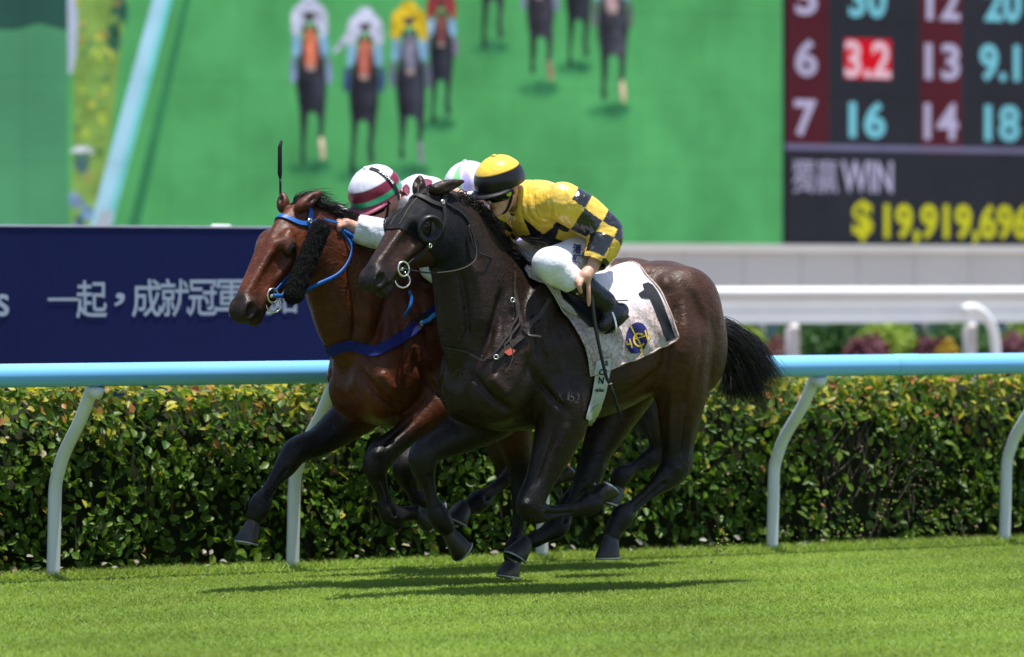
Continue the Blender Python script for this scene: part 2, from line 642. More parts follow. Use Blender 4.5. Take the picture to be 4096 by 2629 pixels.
def hedge_leaves(n, rs, u0, u1):
    k = rs.random(n)
    top = k < 0.30
    u = rs.uniform(u0, u1, n)
    zn = rs.random(n) ** 0.85
    z = 0.04 + (HZ - 0.04) * zn
    bulge = 0.05 * np.sin(u * 2.3 + 1) + 0.035 * np.sin(u * 5.1 + z * 6) + 0.03 * np.sin(u * 9.0 - z * 9)
    depth = np.abs(rs.normal(0, 0.07, n))
    rnd = np.clip((z - (HZ - 0.22)) / 0.22, 0, 1)
    v = HV0 + bulge * 0.8 + depth + 0.16 * rnd ** 2
    vt = rs.uniform(HV0 + 0.05, HV1, n)
    edge = np.clip((HV0 + 0.25 - vt) / 0.25, 0, 1)
    zt = HZ + 0.04 * np.sin(u * 3.1 + vt * 4) + 0.03 * np.sin(u * 8 + vt) + rs.normal(0, 0.022, n) - 0.07 * edge ** 2
    pos = np.where(top[:, None], np.c_[u, -vt, zt], np.c_[u, -v, z])
    nr = np.where(top[:, None], [0, 0.25, 1.0], [0, 1.0, 0.45]) + rs.normal(0, 0.58, (n, 3))
    nr /= np.linalg.norm(nr, axis=1)[:, None]
    size = rs.uniform(0.030, 0.078, n)
    g1, g2, ye, rd, tan = map(np.array, ((0.042, 0.105, 0.012), (0.130, 0.205, 0.020), (0.46, 0.43, 0.05), (0.50, 0.23, 0.08), (0.40, 0.31, 0.19)))
    a = rs.random((n, 1))
    col = g1 * (1 - a) + g2 * a
    young = np.clip(np.where(top, 1.0, (pos[:, 2] - 0.62) / 0.34), 0, 1) ** 1.5
    q = rs.random(n)
    my = q < (0.025 + 0.36 * young)
    col[my] = (ye * rs.uniform(0.5, 1.1, (n, 1)))[my]
    mr = (q > 0.025 + 0.36 * young) & (q < 0.030 + 0.42 * young)
    col[mr] = (rd * rs.uniform(0.5, 1.1, (n, 1)))[mr]
    mt = q > 0.988
    col[mt] = (tan * rs.uniform(0.7, 1.2, (n, 1)))[mt]
    return pos, nr, size, col


hedge = track_empty("hedge", 0, 0)
tag(hedge, "clipped green hedge with yellow and red tips behind the blue rail", "hedge")
rs = np.random.default_rng(11)
hp, hn, hs, hc = hedge_leaves(29000, rs, -10.0, 6.5)
# a worn gap low in the hedge, kicked thin by the field
_gap = survey(2030, 1130, HV0)
_gd = np.sqrt(((hp[:, 0] - _gap[0]) / 0.34) ** 2 + ((hp[:, 2] - _gap[2] + 0.05) / 0.42) ** 2)
keep = (_gd > 1.0) | (rs.random(len(hp)) < 0.22) | (hp[:, 2] > 0.85)
hp, hn, hs, hc = hp[keep], hn[keep], hs[keep], hc[keep]
_thin = 0.5 + 0.5 * np.sin(hp[:, 0] * 4.3 + 2.0 * np.sin(hp[:, 2] * 7 + hp[:, 0] * 1.9))
keep = (rs.random(len(hp)) > 0.45 * _thin ** 2) | (hp[:, 2] > 0.9)
hp, hn, hs, hc = hp[keep], hn[keep], hs[keep], hc[keep]
_front = np.where((hp[:, 2] < 0.95) & (hp[:, 1] > -HV0 - 0.03) & (hp[:, 0] > -3.6) & (hp[:, 0] < 3.4))[0]
solo = _front[np.argsort(-hs[_front])[:300]]
mask = np.ones(len(hp), bool)
mask[solo] = False
V, F, C = leaf_cloud(hp[mask], hn[mask], hs[mask], hc[mask], rs)
tag(mesh_obj("foliage", V, F, LEAF, hedge, False, C), kind="stuff")
_kinds = []
for c in ((0.06, 0.14, 0.016), (0.11, 0.20, 0.022), (0.045, 0.11, 0.013), (0.36, 0.34, 0.045), (0.34, 0.17, 0.07)):
    v1, f1, c1 = leaf_cloud(np.zeros((1, 3)), np.array([[0, 0, 1.0]]), np.array([0.068]), np.array([c]), rs)
    ob = mesh_obj("leaf", v1, f1, LEAF, None, False, c1)
    _kinds.append(ob.data)
    bpy.data.objects.remove(ob)
for i in solo:
    c = hc[i]
    m = _kinds[3] if c[0] > 0.16 and c[1] > 0.2 else (_kinds[4] if c[0] > 0.16 else _kinds[int(rs.integers(0, 3))])
    o = bpy.data.objects.new("leaf", m)
    COL.objects.link(o)
    o.parent = hedge
    o.location = hp[i] + np.array([0, 0.012, 0])
    o.rotation_euler = Vector(hn[i]).to_track_quat('Z', 'Y').to_euler()
    o.rotation_euler.rotate_axis('Z', float(rs.uniform(0, 6.28)))
# woody inside
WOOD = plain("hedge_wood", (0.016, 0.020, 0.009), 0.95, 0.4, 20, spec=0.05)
mb = MB()
us = np.linspace(-10.0, 6.5, 83)
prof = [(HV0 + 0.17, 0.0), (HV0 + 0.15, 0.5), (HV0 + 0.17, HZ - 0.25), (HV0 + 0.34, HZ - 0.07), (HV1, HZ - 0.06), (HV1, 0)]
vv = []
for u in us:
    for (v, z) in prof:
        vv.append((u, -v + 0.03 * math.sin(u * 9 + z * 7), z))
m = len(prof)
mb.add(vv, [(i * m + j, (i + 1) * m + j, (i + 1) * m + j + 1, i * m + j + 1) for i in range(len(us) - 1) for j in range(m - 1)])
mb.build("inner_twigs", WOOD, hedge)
mb = MB()
for i in range(150):
    u = rs.uniform(-6.3, 5.3) if i > 70 else rs.normal(_gap[0], 0.25)
    z = rs.uniform(0.0, 0.6)
    p0 = np.array([u, -HV0 - rs.uniform(0.02, 0.14), z])
    p1 = p0 + np.array([rs.normal(0, 0.08), rs.uniform(-0.02, 0.05), rs.uniform(0.08, 0.3)])
    mb.tube([p0, (p0 + p1) / 2 + rs.normal(0, 0.012, 3), p1], [0.005, 0.004, 0.002], 4)
tag(mb.build("stems", plain("hedge_stem", (0.07, 0.055, 0.04), 0.85, 0.3, 30), hedge), kind="stuff")
# weeds and longer grass along the foot of the hedge
grass("verge_grass", -9.0, 5.6, 2.40, 2.85, 26000, 0.055, 5, "longer grass along the foot of the hedge")

lit = []
for i in range(70):
    lit.append((rs.uniform(-4.5, 3.5), -rs.uniform(2.5, 2.72), rs.uniform(0.012, 0.12)))
lit = np.array(lit)
nl = rs.normal(0, 0.4, (70, 3)) + [0, 0.5, 1]; nl /= np.linalg.norm(nl, axis=1)[:, None]
V, F, C = leaf_cloud(lit, nl, rs.uniform(0.03, 0.055, 70), np.array((0.42, 0.38, 0.33)) * rs.uniform(0.5, 1.2, (70, 1)), rs)
tag(mesh_obj("leaf_litter", V, F, LEAF, hedge, False, C), kind="stuff")

# turf and soil thrown up by the hooves
CLOD = Mat("thrown_soil")
CLOD.set(rough=0.95, spec=0.1)
CLOD.base(CLOD.attr("Col"))
CLOD = CLOD.m
pos, col = [], []
for (x, y, sx, sy, v, n, grn) in ((1690, 1275, 12, 26, 0.9, 60, .5), (2150, 1120, 70, 60, 2.0, 150, .25), (2060, 1230, 90, 40, 1.8, 90, .5), (2250, 1230, 40, 50, 2.0, 80, .5)):
    for i in range(n):
        q = survey(rs.normal(x, sx), rs.normal(y, sy), v + rs.normal(0, 0.12))
        if q[2] < 0.01:
            continue
        pos.append((q[0], -q[1], q[2]))
        col.append((0.16, 0.24, 0.04) if rs.random() < grn else np.array((0.15, 0.105, 0.075)) * rs.uniform(0.5, 1.5))
pos, col = np.array(pos), np.array(col)
n = len(pos)
nr = rs.normal(0, 1, (n, 3)); nr /= np.linalg.norm(nr, axis=1)[:, None]
t = np.cross(nr, rs.normal(0, 1, (n, 3))); t /= np.linalg.norm(t, axis=1)[:, None]
b = np.cross(nr, t)
sz = rs.uniform(0.0025, 0.0075, n)[:, None] * np.where(rs.random((n, 1)) < 0.05, 2.0, 1.0)
P = np.stack([pos + t * sz * 1.5, pos + b * sz, pos - t * sz * 1.2, pos - b * sz, pos + nr * sz, pos - nr * sz], 1).reshape(-1, 3)
k = np.arange(n)[:, None] * 6
F = np.concatenate([k + f for f in ([0, 1, 4], [1, 2, 4], [2, 3, 4], [3, 0, 4], [1, 0, 5], [2, 1, 5], [3, 2, 5], [0, 3, 5])])
o = mesh_obj("thrown_turf", P, F, CLOD, None, False, np.repeat(col, 6, 0))
o.rotation_euler = (0, 0, TRACK_ROT)
tag(o, "bits of soil and grass thrown up behind the horses", "debris", kind="stuff")


# ------------------------------------------------------------------ flat things standing along the track
def plane_poly(name, pts, v, mat, parent, thick=0.0):
    """A flat shape standing on the upright plane at v, outlined from sightings."""
    P = [survey(x, y, v) for x, y in pts]
    vs = [(p[0] - parent["u0"], -(v - parent["v0"]), p[2]) for p in P]
    if thick:
        n = len(vs)
        bk = [(a, b - thick, c) for a, b, c in vs]
        fs = [tuple(range(n))[::-1], tuple(range(n, 2 * n))] + [(i, (i + 1) % n, n + (i + 1) % n, n + i) for i in range(n)]
        return mesh_obj(name, vs + bk, fs, mat, parent)
    return mesh_obj(name, vs, [tuple(range(len(vs)))], mat, parent)


def oval(cx, cy, rx, ry, rot=0, n=14):
    c, s = math.cos(rad(rot)), math.sin(rad(rot))
    return [(cx + rx * math.cos(2 * math.pi * i / n) * c - ry * math.sin(2 * math.pi * i / n) * s,
             cy + rx * math.cos(2 * math.pi * i / n) * s + ry * math.sin(2 * math.pi * i / n) * c) for i in range(n)]


def text_mesh(body, bold=0.0, extrude=0.0):
    """Vertices and faces of a line of text, centred, capital height about 1."""
    cu = bpy.data.curves.new("txt", 'FONT')
    cu.body = body
    cu.align_x = 'CENTER'
    cu.offset = bold
    cu.extrude = extrude
    cu.resolution_u = 3
    ob = bpy.data.objects.new("txt", cu)
    COL.objects.link(ob)
    dg = bpy.context.evaluated_depsgraph_get()
    me = bpy.data.meshes.new_from_object(ob.evaluated_get(dg))
    V = np.array([v.co[:] for v in me.vertices])
    F = [tuple(p.vertices) for p in me.polygons]
    bpy.data.objects.remove(ob)
    bpy.data.curves.remove(cu)
    bpy.data.meshes.remove(me)
    return V, F


def board_text(name, body, x0, x1, y0, y1, v, mat, parent, bold=0.015):
    """Lettering filling the sighted rectangle x0..x1, y0..y1 on the plane at v."""
    V, F = text_mesh(body, bold)
    lo, hi = V.min(0), V.max(0)
    a, b = survey(x0, (y0 + y1) / 2, v), survey(x1, (y0 + y1) / 2, v)
    xm = (x0 + x1) / 2
    zt, zb = survey(xm, y0, v)[2], survey(xm, y1, v)[2]
    tx, tz = (V[:, 0] - lo[0]) / (hi[0] - lo[0]), (V[:, 1] - lo[1]) / (hi[1] - lo[1])
    vs = np.c_[a[0] + (b[0] - a[0]) * tx - parent["u0"], np.full(len(V), -(v - parent["v0"])), zb + (zt - zb) * tz]
    return mesh_obj(name, vs, F, mat, parent)


def along(name, u, v):
    o = track_empty(name, u, v)
    o["u0"], o["v0"] = u, v
    return o


def emit(name, rgb, var=0.06, scale=2.0, k=1.0):
    m = Mat(name)
    c = tuple(x * k / 2 ** SC.view_settings.exposure for x in lin(*rgb))
    m.color((0.0, 0.0, 0.0)).set(rough=0.9, spec=0.05, emit_s=1.0)
    col = m.ramp(m.noise(scale, 3), [(0.3, tuple(x * (1 - var) for x in c)), (0.7, tuple(x * (1 + var) for x in c))])
    # the fine lines of the lamp rows
    tc = m.n("ShaderNodeTexCoord")
    wv = m.n("ShaderNodeTexWave", bands_direction='Z')
    wv.inputs["Scale"].default_value = 9.0
    m.l(tc.outputs["Object"], wv.inputs["Vector"])
    col = m.mix(1.0, col, m.ramp(wv.outputs["Fac"], [(0.0, 0.93), (1.0, 1.05)]), 'MULTIPLY')
    col = m.mix(1.0, col, m.ramp(m.noise(0.5, 3), [(0.3, 0.92), (0.7, 1.07)]), 'MULTIPLY')
    bk = m.n("ShaderNodeTexBrick"); bk.offset = 0.0
    for k_, v_ in (("Scale", 1.0), ("Mortar Size", 0.012), ("Brick Width", 0.96), ("Row Height", 0.96)):
        bk.inputs[k_].default_value = v_
    sw = m.n("ShaderNodeSeparateXYZ"); m.l(tc.outputs["Object"], sw.inputs[0])
    cw = m.n("ShaderNodeCombineXYZ"); m.l(sw.outputs[0], cw.inputs[0]); m.l(sw.outputs[2], cw.inputs[1])
    m.l(cw.outputs[0], bk.inputs["Vector"])
    for k_, v_ in (("Color1", (1, 1, 1, 1)), ("Color2", (0.975, 0.975, 0.975, 1)), ("Mortar", (0.86, 0.86, 0.86, 1))):
        bk.inputs[k_].default_value = v_
    col = m.mix(1.0, col, bk.outputs["Color"], 'MULTIPLY')
    m.l(col, m.bsdf.inputs["Emission Color"])
    return m.m


# ---- advertising board
BV = 8.0
adv = along("advertising_board", 0, BV)
tag(adv, "navy advertising board with white Chinese lettering behind the hedge", "board")
_l, _r = survey(-260, 700, BV)[0], survey(1180, 700, BV)[0]
_top = survey(300, 528.5, BV)[2]
NAVY = plain("navy_print", (0.0085, 0.0125, 0.060), 0.6, 0.10, 0.6, spec=0.06)
PRINT = plain("pale_print", (0.26, 0.32, 0.40), 0.5, 0.08, 2)
mb = MB().box((_r, -0.05, 0.45), (_l, 0.0, _top - 0.012))
mb.build("panel", NAVY, adv)
MB().box((_r, -0.056, _top - 0.011), (_l, 0.006, _top)).build("top_trim", plain("pale_trim", (0.5, 0.5, 0.62), 0.4), adv)
for u in np.linspace(_r + 0.3, _l - 0.3, 5):
    MB().box((u - 0.03, -0.11, 0), (u + 0.03, -0.055, _top - 0.1)).build("prop", POST_WHITE, adv)
_cc = lambda x: (x * 0.5833) / PXS
for ch, x0, x1, y0, y1 in (("s", -28, 62, 508, 662), ("一", 328, 535, 534, 556), ("起", 522, 735, 415, 675), ("，", 782, 856, 500, 592), ("成", 905, 1108, 407, 668),
                           ("就", 1100, 1300, 404, 664), ("冠", 1292, 1490, 410, 660), ("軍", 1484, 1692, 408, 660), ("開", 1690, 1870, 410, 650), ("始", 1858, 2048, 410, 640)):
    board_text("lettering", ch, _cc(x0), _cc(x1), (880 + y0 * 0.5833) / PXS, (880 + y1 * 0.5833) / PXS, BV - 0.006, PRINT, adv, 0.01)
wl = survey(518, 526.5, BV + 0.6)
lamp = MB()
lamp.tube([(0, 0, 0), (0, 0, wl[2] - 0.02)], 0.03, 8)
lamp.tube([(-0.10, 0, wl[2] - 0.024), (-0.06, 0, wl[2] - 0.016), (0.06, 0, wl[2] - 0.016), (0.10, 0, wl[2] - 0.024)], [0.006, 0.018, 0.018, 0.006], 10)
lo = lamp.build("camera_post", POST_WHITE, None, True)
lo.location = W(wl[0], wl[1], 0)
lo.rotation_euler = (0, 0, TRACK_ROT)
tag(lo, "small white post top just showing above the navy board", "post")

# ---- white outer rail with deep fascia
GV = 19.0
guard = along("outer_rail", 0, GV)
tag(guard, "broad white outer rail with two grey-white boards, far behind the hedge", "rail")
gz = lambda y: survey(2000, y, GV)[2]
WHITE_SUN = plain("gloss_white_paint", (0.70, 0.70, 0.71), 0.35, 0.04, 2)
FASCIA = plain("pale_fascia", (0.84, 0.82, 0.82), 0.5, 0.05, 1.5)
uL, uR = survey(700, 700, GV)[0], survey(3900, 700, GV)[0]
_h = gz(673) - gz(697)
MB().tube([(uR, 0.02, gz(685)), (uL, 0.02, gz(685))], _h / 2, 20, flat=(1.5, 1.0), up=(0, 1, 0)).build("top_rail", WHITE_SUN, guard, True)
MB().box((uR, -0.06, gz(728)), (uL, 0.0, gz(701))).build("upper_board", FASCIA, guard)
MB().box((uR, -0.06, gz(757)), (uL, 0.01, gz(730))).build("lower_board", FASCIA, guard)
MB().box((uR, -0.065, gz(701)), (uL, -0.02, gz(697))).build("gap_strip", plain("gap_shadowed", (0.55, 0.52, 0.49), 0.7), guard)
for x in (1200, 1550, 1895, 2312, 2730, 3150, 3560):
    u = survey(x, 780, GV)[0]
    MB().tube([(u, -0.25, 0), (u, -0.25, gz(772)), (u, -0.2, gz(764))], [0.068, 0.068, 0.04], 14).build("post", plain("grey_post", (0.5, 0.48, 0.5), 0.6, 0.15, 3), guard, True)
u0 = survey(2256, 728, GV)[0]
pth = [survey(x, y, GV - 0.25) for x, y in ((2257, 727), (2280, 722), (2305, 736), (2324, 765), (2332, 800), (2335, 850))]
MB().tube(catmull([(p[0], 0.25, p[2]) for p in pth], 4), 0.05, 10).build("hooped_bracket", WHITE_SUN, guard, True)

# ---- shrub border
BUSH = blade_material("shrub_leaves", None, 0.3, 0.5)
def shrub(x, ytop, half, v, c1, c2, label, seed):
    r = np.random.default_rng(seed)
    c = survey(x, ytop, v)
    w = abs(survey(x + half, ytop, v)[0] - survey(x - half, ytop, v)[0]) / 2
    h = c[2]
    root = along("shrub", c[0], v)
    tag(root, label, "shrub", "clipped shrubs below the outer rail")
    n = 2600
    d = r.normal(0, 1, (n, 3)); d /= np.linalg.norm(d, axis=1)[:, None]
    rr = r.uniform(0.72, 1.0, n)[:, None] * (1 + 0.12 * np.sin(d[:, :1] * 7 + d[:, 2:] * 9 + seed))
    pos = np.c_[d[:, 0] * w, d[:, 1] * w, np.abs(d[:, 2]) ** 0.55 * np.sign(d[:, 2]) * h * 0.5] * rr + [0, 0, h * 0.5]
    nr = d + r.normal(0, 0.5, (n, 3)); nr /= np.linalg.norm(nr, axis=1)[:, None]
    a = r.random((n, 1))
    V, F, C = leaf_cloud(pos, nr, r.uniform(0.05, 0.10, n), np.array(c1) * (1 - a) + np.array(c2) * a, r)
    mesh_obj("crown", V, F, BUSH, root, False, C)
    MB().tube([(0, 0, 0), (0.02, 0, h * 0.5)], [0.04, 0.02], 6).build("trunk", WOOD, root)


SV = GV + 2.2
shrub(1735, 757, 52, SV, (0.14, 0.24, 0.02), (0.32, 0.42, 0.05), "yellow green clipped shrub beside the dark horse's tail", 1)
shrub(1880, 754, 62, SV + .8, (0.03, 0.09, 0.02), (0.06, 0.14, 0.03), "dark green shrub behind the grey post nearest the horses", 2)
shrub(1975, 752, 36, SV + .8, (0.03, 0.09, 0.02), (0.06, 0.14, 0.03), "narrow dark green shrub right of the grey post nearest the horses", 3)
shrub(2080, 757, 60, SV, (0.14, 0.24, 0.02), (0.32, 0.42, 0.05), "yellow green clipped shrub between two purple shrubs", 4)
shrub(2240, 756, 78, SV + .8, (0.03, 0.09, 0.02), (0.06, 0.14, 0.03), "broad dark green shrub left of the white hooped bracket", 5)
shrub(2410, 757, 50, SV, (0.14, 0.24, 0.02), (0.32, 0.42, 0.05), "yellow green clipped shrub right of the white hooped bracket", 6)
shrub(1825, 795, 40, SV - .7, (0.13, 0.05, 0.05), (0.20, 0.10, 0.09), "purple red low shrub nearest the dark horse's tail", 7)
shrub(2030, 790, 46, SV - .7, (0.12, 0.035, 0.06), (0.19, 0.075, 0.09), "purple red low shrub left of the yellow green one", 8)
shrub(2182, 795, 36, SV - .7, (0.12, 0.035, 0.06), (0.19, 0.075, 0.09), "purple red low shrub right of the yellow green one", 9)
shrub(2385, 790, 46, SV - .7, (0.12, 0.035, 0.06), (0.19, 0.075, 0.09), "purple red low shrub right of the white hooped bracket", 10)
shrub(2222, 808, 20, SV - 1.0, (0.40, 0.25, 0.02), (0.50, 0.36, 0.04), "small golden shrub left of the white hooped bracket", 12)
fence = along("green_screen_fence", 0, SV + 2.5)
tag(fence, "dark blue green fence seen between the shrubs", "fence")
MB().box((uR - 3, -0.04, 0), (uL + 3, 0, 1.45)).build("mesh_panel", plain("blue_green_mesh", (0.05, 0.10, 0.11), 0.8, 0.2, 3), fence)
for x in (1790, 2055, 2170, 2330):
    u = survey(x, 780, SV + 2.4)[0]
    MB().tube([(u, 0.06, 0), (u, 0.06, 1.5)], 0.04, 8).build("post", plain("fence_post", (0.35, 0.33, 0.32), 0.6), fence)

# ---- panelled wall under the screen
WV = 30.0
wall = along("panelled_wall", 0, WV)
tag(wall, "pale grey panelled wall under the big screen", "wall")
wz = lambda y: survey(2000, y, WV)[2]
PANEL = plain("grey_wall_panel", (0.64, 0.585, 0.55), 0.6, 0.04, 0.8)
CAP = plain("wall_capping", (0.64, 0.60, 0.57), 0.55, 0.05, 0.8)
seams = [survey(x, 620, WV)[0] for x in (1745, 1878, 2010, 2141, 2277)]
sp = np.mean(np.diff(seams)); s0 = seams[0]
for i in range(-12, 22):
    a, b = s0 + i * sp, s0 + (i + 1) * sp
    a, b = min(a, b), max(a, b)
    MB().box((a + 0.014, -0.12, 0), (b - 0.014, -0.024, wz(591))).build("panel", PANEL, wall)
a, b = s0 - 12 * sp, s0 + 22 * sp
MB().box((min(a, b), -0.10, 0), (max(a, b), -0.03, wz(593))).build("backing", plain("wall_joint", (0.54, 0.50, 0.475), 0.7), wall)
MB().box((min(a, b), -0.14, wz(590.5)), (max(a, b), 0.03, wz(574))).build("capping", CAP, wall)

# ---- big screen
LV = 30.4
scr = along("video_screen", 0, LV)
tag(scr, "huge video screen showing the race from the front", "screen")
casing = plain("screen_casing", (0.03, 0.03, 0.035), 0.6)
_a, _b, _c1 = survey(-300, 572, LV), survey(1838, 572, LV), survey(3900, 572, LV)
SB = survey(1838, 573, LV)[2]
ST_TOP = survey(1838, -260, LV)[2]
MB().box((_b[0], -0.5, SB), (_a[0], -0.02, ST_TOP)).build("casing", casing, scr)
layer = [0]
def pic(name, pts, rgb, var=0.06, scale=1.0):
    layer[0] += 1
    key = "screen_%d_%d_%d" % rgb
    m = bpy.data.materials.get(key) or emit(key, rgb, var, scale)
    return plane_poly(name, pts, LV - 0.001 * layer[0], m, scr)
pic("turf_image", [(-300, -260), (1834, -260), (1834, 573), (-300, 573)], (84, 166, 102), 0.22, 0.9)
#pic("turf_image", [(1150, -260), (1834, -260), (1834, 573), (1350, 573), (1250, 200)], (70, 162, 92), 0.10, 0.5)
pic("far_turf_image", [(-300, -260), (158, -260), (160, 573), (-300, 573)], (80, 148, 108), 0.12, 0.5)
pic("shade_image", [(-300, -260), (158, -260), (158, 72), (90, 55), (40, 70), (-300, 70)], (48, 88, 80), 0.1, 0.5)
pic("verge_image", [(160, -260), (330, -260), (285, 100), (262, 300), (225, 573), (166, 573), (172, 200)], (128, 164, 84), 0.3, 2.4)
pic("rail_image", [(366, -30), (412, -30), (262, 530), (210, 573), (200, 573), (235, 440)], (165, 212, 236), 0.08, 2.0)
pic("rail_image", [(398, -30), (412, -30), (268, 500), (250, 520)], (110, 205, 205), 0.08, 2.0)
pic("rail_image", [(238, 492), (262, 492), (255, 573), (205, 573)], (176, 186, 200), 0.08, 2.0)
pic("shadow_image", [(438, -30), (452, -30), (318, 573), (290, 573)], (56, 128, 86), 0.08, 2.0)
pic("flag_image", [(158, -80), (178, -80), (182, 60), (178, 130), (168, 175), (160, 170)], (178, 190, 216), 0.1, 2.0)
_k = 0.415
_fv, _ff, _fc, _fa = [], [], [], []
_fr = np.random.default_rng(5)
def fig(lst):
    """Runners in the out-of-focus picture: soft-edged patches, broken up unevenly."""
    for (cx, cy, rx, ry, rot, rgb) in lst:
        subs = [(0, 0, 1.0, 1.0)] + [(*_fr.normal(0, 0.45, 2), _fr.uniform(0.3, 0.55), _fr.uniform(0.25, 0.5)) for _ in range(4)]
        for (ox, oy, kx, ky) in subs:
            layer[0] += 0.02
            c, s = math.cos(rad(rot)), math.sin(rad(rot))
            px, py = cx + ox * rx * c - oy * ry * s, cy + ox * rx * s + oy * ry * c
            v = LV - 0.001 * layer[0]
            t = np.clip(np.array(lin(*rgb)) * (1 + _fr.normal(0, 0.2) * (kx < 1)), 0.002, 1) / 2 ** SC.view_settings.exposure
            b0 = len(_fv)
            ro = rot + _fr.normal(0, 10)
            for k in (0.55, 1.0, 1.0):
                g = k + (0.30 + 12.0 / (min(rx * kx, ry * ky) + 18)) * (len(_fv) - b0 == 24)
                P = [survey(x, y, v) for x, y in oval(586 + px * _k, py * _k, rx * 0.84 * kx * _k * (g if k == .55 else g * .86), ry * 0.84 * ky * _k * (g if k == .55 else g * .86), ro, 12)]
                _fv.extend((p[0], -(v - LV), p[2]) for p in P)
            _fc.extend([t] * 36)
            _fa.extend([1.0] * 12 + [0.7] * 12 + [0.0] * 12)
            _ff.append(tuple(range(b0, b0 + 12)))
            for rr in (0, 12):
                _ff.extend((b0 + rr + i, b0 + rr + (i + 1) % 12, b0 + rr + 12 + (i + 1) % 12, b0 + rr + 12 + i) for i in range(12))
DK, SH = (40, 44, 54), (50, 110, 76)
PICT = Mat("race_picture")
PICT.color((0, 0, 0)).set(rough=0.9, spec=0.05, emit_s=1.0)
PICT.l(PICT.mix(1.0, PICT.attr("Col"), PICT.ramp(PICT.noise(4.0, 5, 0.7), [(0.3, 0.45), (0.7, 1.6)]), 'MULTIPLY'), PICT.bsdf.inputs["Emission Color"])
_al = PICT.n("ShaderNodeAttribute", attribute_name="Soft")
_rag = PICT.n("ShaderNodeMath", operation='MULTIPLY_ADD')          # ragged outlines
PICT.l(PICT.noise(3.0, 4, 0.6), _rag.inputs[0]); _rag.inputs[1].default_value = 1.5
_sub = PICT.n("ShaderNodeMath", operation='SUBTRACT'); PICT.l(_al.outputs["Fac"], _sub.inputs[0]); _sub.inputs[1].default_value = 0.75
PICT.l(_sub.outputs[0], _rag.inputs[2])
_mul = PICT.n("ShaderNodeMath", operation='MULTIPLY', use_clamp=True); PICT.l(_rag.outputs[0], _mul.inputs[0]); PICT.l(_al.outputs["Fac"], _mul.inputs[1])
_gain = PICT.n("ShaderNodeMath", operation='MULTIPLY', use_clamp=True); PICT.l(_mul.outputs[0], _gain.inputs[0]); _gain.inputs[1].default_value = 1.35
PICT.l(_gain.outputs[0], PICT.bsdf.inputs["Alpha"])
def figure_done(name):
    """Turns the patches gathered so far into one figure of the picture."""
    o = mesh_obj(name, _fv, _ff, PICT.m, scr, False, np.array(_fc))
    o.data.attributes.new("Soft", 'FLOAT', 'POINT').data.foreach_set("value", np.array(_fa, dtype=np.float32))
    for l in (_fv, _ff, _fc, _fa):
        l.clear()
    return o
_q = lambda x: (x - 586) / 0.415
_z = lambda y: y / 0.415
for i in range(46):
    t = _fr.random()
    y = -20 + 480 * t
    x = _fr.uniform(176, 285 - 45 * t)
    fig([(_q(x), _z(y), _fr.uniform(14, 34), _fr.uniform(18, 44), _fr.uniform(-40, 40), [(160, 184, 78), (118, 160, 82), (186, 190, 84), (96, 136, 82), (150, 150, 84)][int(_fr.integers(0, 5))])])
tag(figure_done('verge_plants_image'), kind='stuff')
fig([(_q(283), _z(20), 50, 120, 8, (46, 92, 78)), (_q(268), _z(95), 45, 90, 8, (52, 96, 78)), (_q(274), _z(5), 26, 40, 0, (118, 116, 74)), (_q(192), _z(385), 56, 84, 0, (72, 110, 112)), (_q(192), _z(350), 66, 22, 0, (194, 204, 216)),
     (_q(176), _z(470), 46, 60, -30, (126, 150, 190)), (_q(204), _z(500), 50, 56, 20, (108, 138, 176)), (_q(186), _z(520), 36, 50, 0, (62, 96, 108)), (_q(172), _z(548), 40, 40, 0, (150, 178, 214))])
tag(figure_done('trackside_image'), kind='stuff')


def soft_poly(pts, rgb, feather, var=0.0):
    """A soft-edged patch of the picture; pts in picture units."""
    P0 = np.array(pts, float)
    Q = catmull(np.vstack([P0, P0[:1]]), 3)[:-1]
    n = len(Q)
    t = np.roll(Q, -1, 0) - np.roll(Q, 1, 0)
    nr = np.c_[t[:, 1], -t[:, 0]]
    nr /= np.linalg.norm(nr, axis=1)[:, None] + 1e-9
    area = 0.5 * np.sum(Q[:, 0] * np.roll(Q[:, 1], -1) - np.roll(Q[:, 0], -1) * Q[:, 1])
    if area < 0:
        nr = -nr
    layer[0] += 0.03
    v = LV - 0.001 * layer[0]
    c = np.clip(np.array(lin(*rgb)) * (1 + _fr.normal(0, var)), 0.002, 1) / 2 ** SC.view_settings.exposure
    b0 = len(_fv)
    for off, al in ((-feather, 1.0), (0.0, 0.6), (feather, 0.0)):
        for q in Q + nr * off:
            p = survey(586 + q[0] * _k, q[1] * _k, v)
            _fv.append((p[0], -(v - LV), p[2]))
        _fa.extend([al] * n)
    _fc.extend([c] * (3 * n))
    ctr = len(_fv)
    m = Q.mean(0)
    p = survey(586 + m[0] * _k, m[1] * _k, v)
    _fv.append((p[0], -(v - LV), p[2])); _fc.append(c); _fa.append(1.0)
    for i in range(n):
        i2 = (i + 1) % n
        _ff.append((ctr, b0 + i2, b0 + i))
        for r in (0, n):
            _ff.append((b0 + r + i, b0 + r + i2, b0 + r + n + i2, b0 + r + n + i))


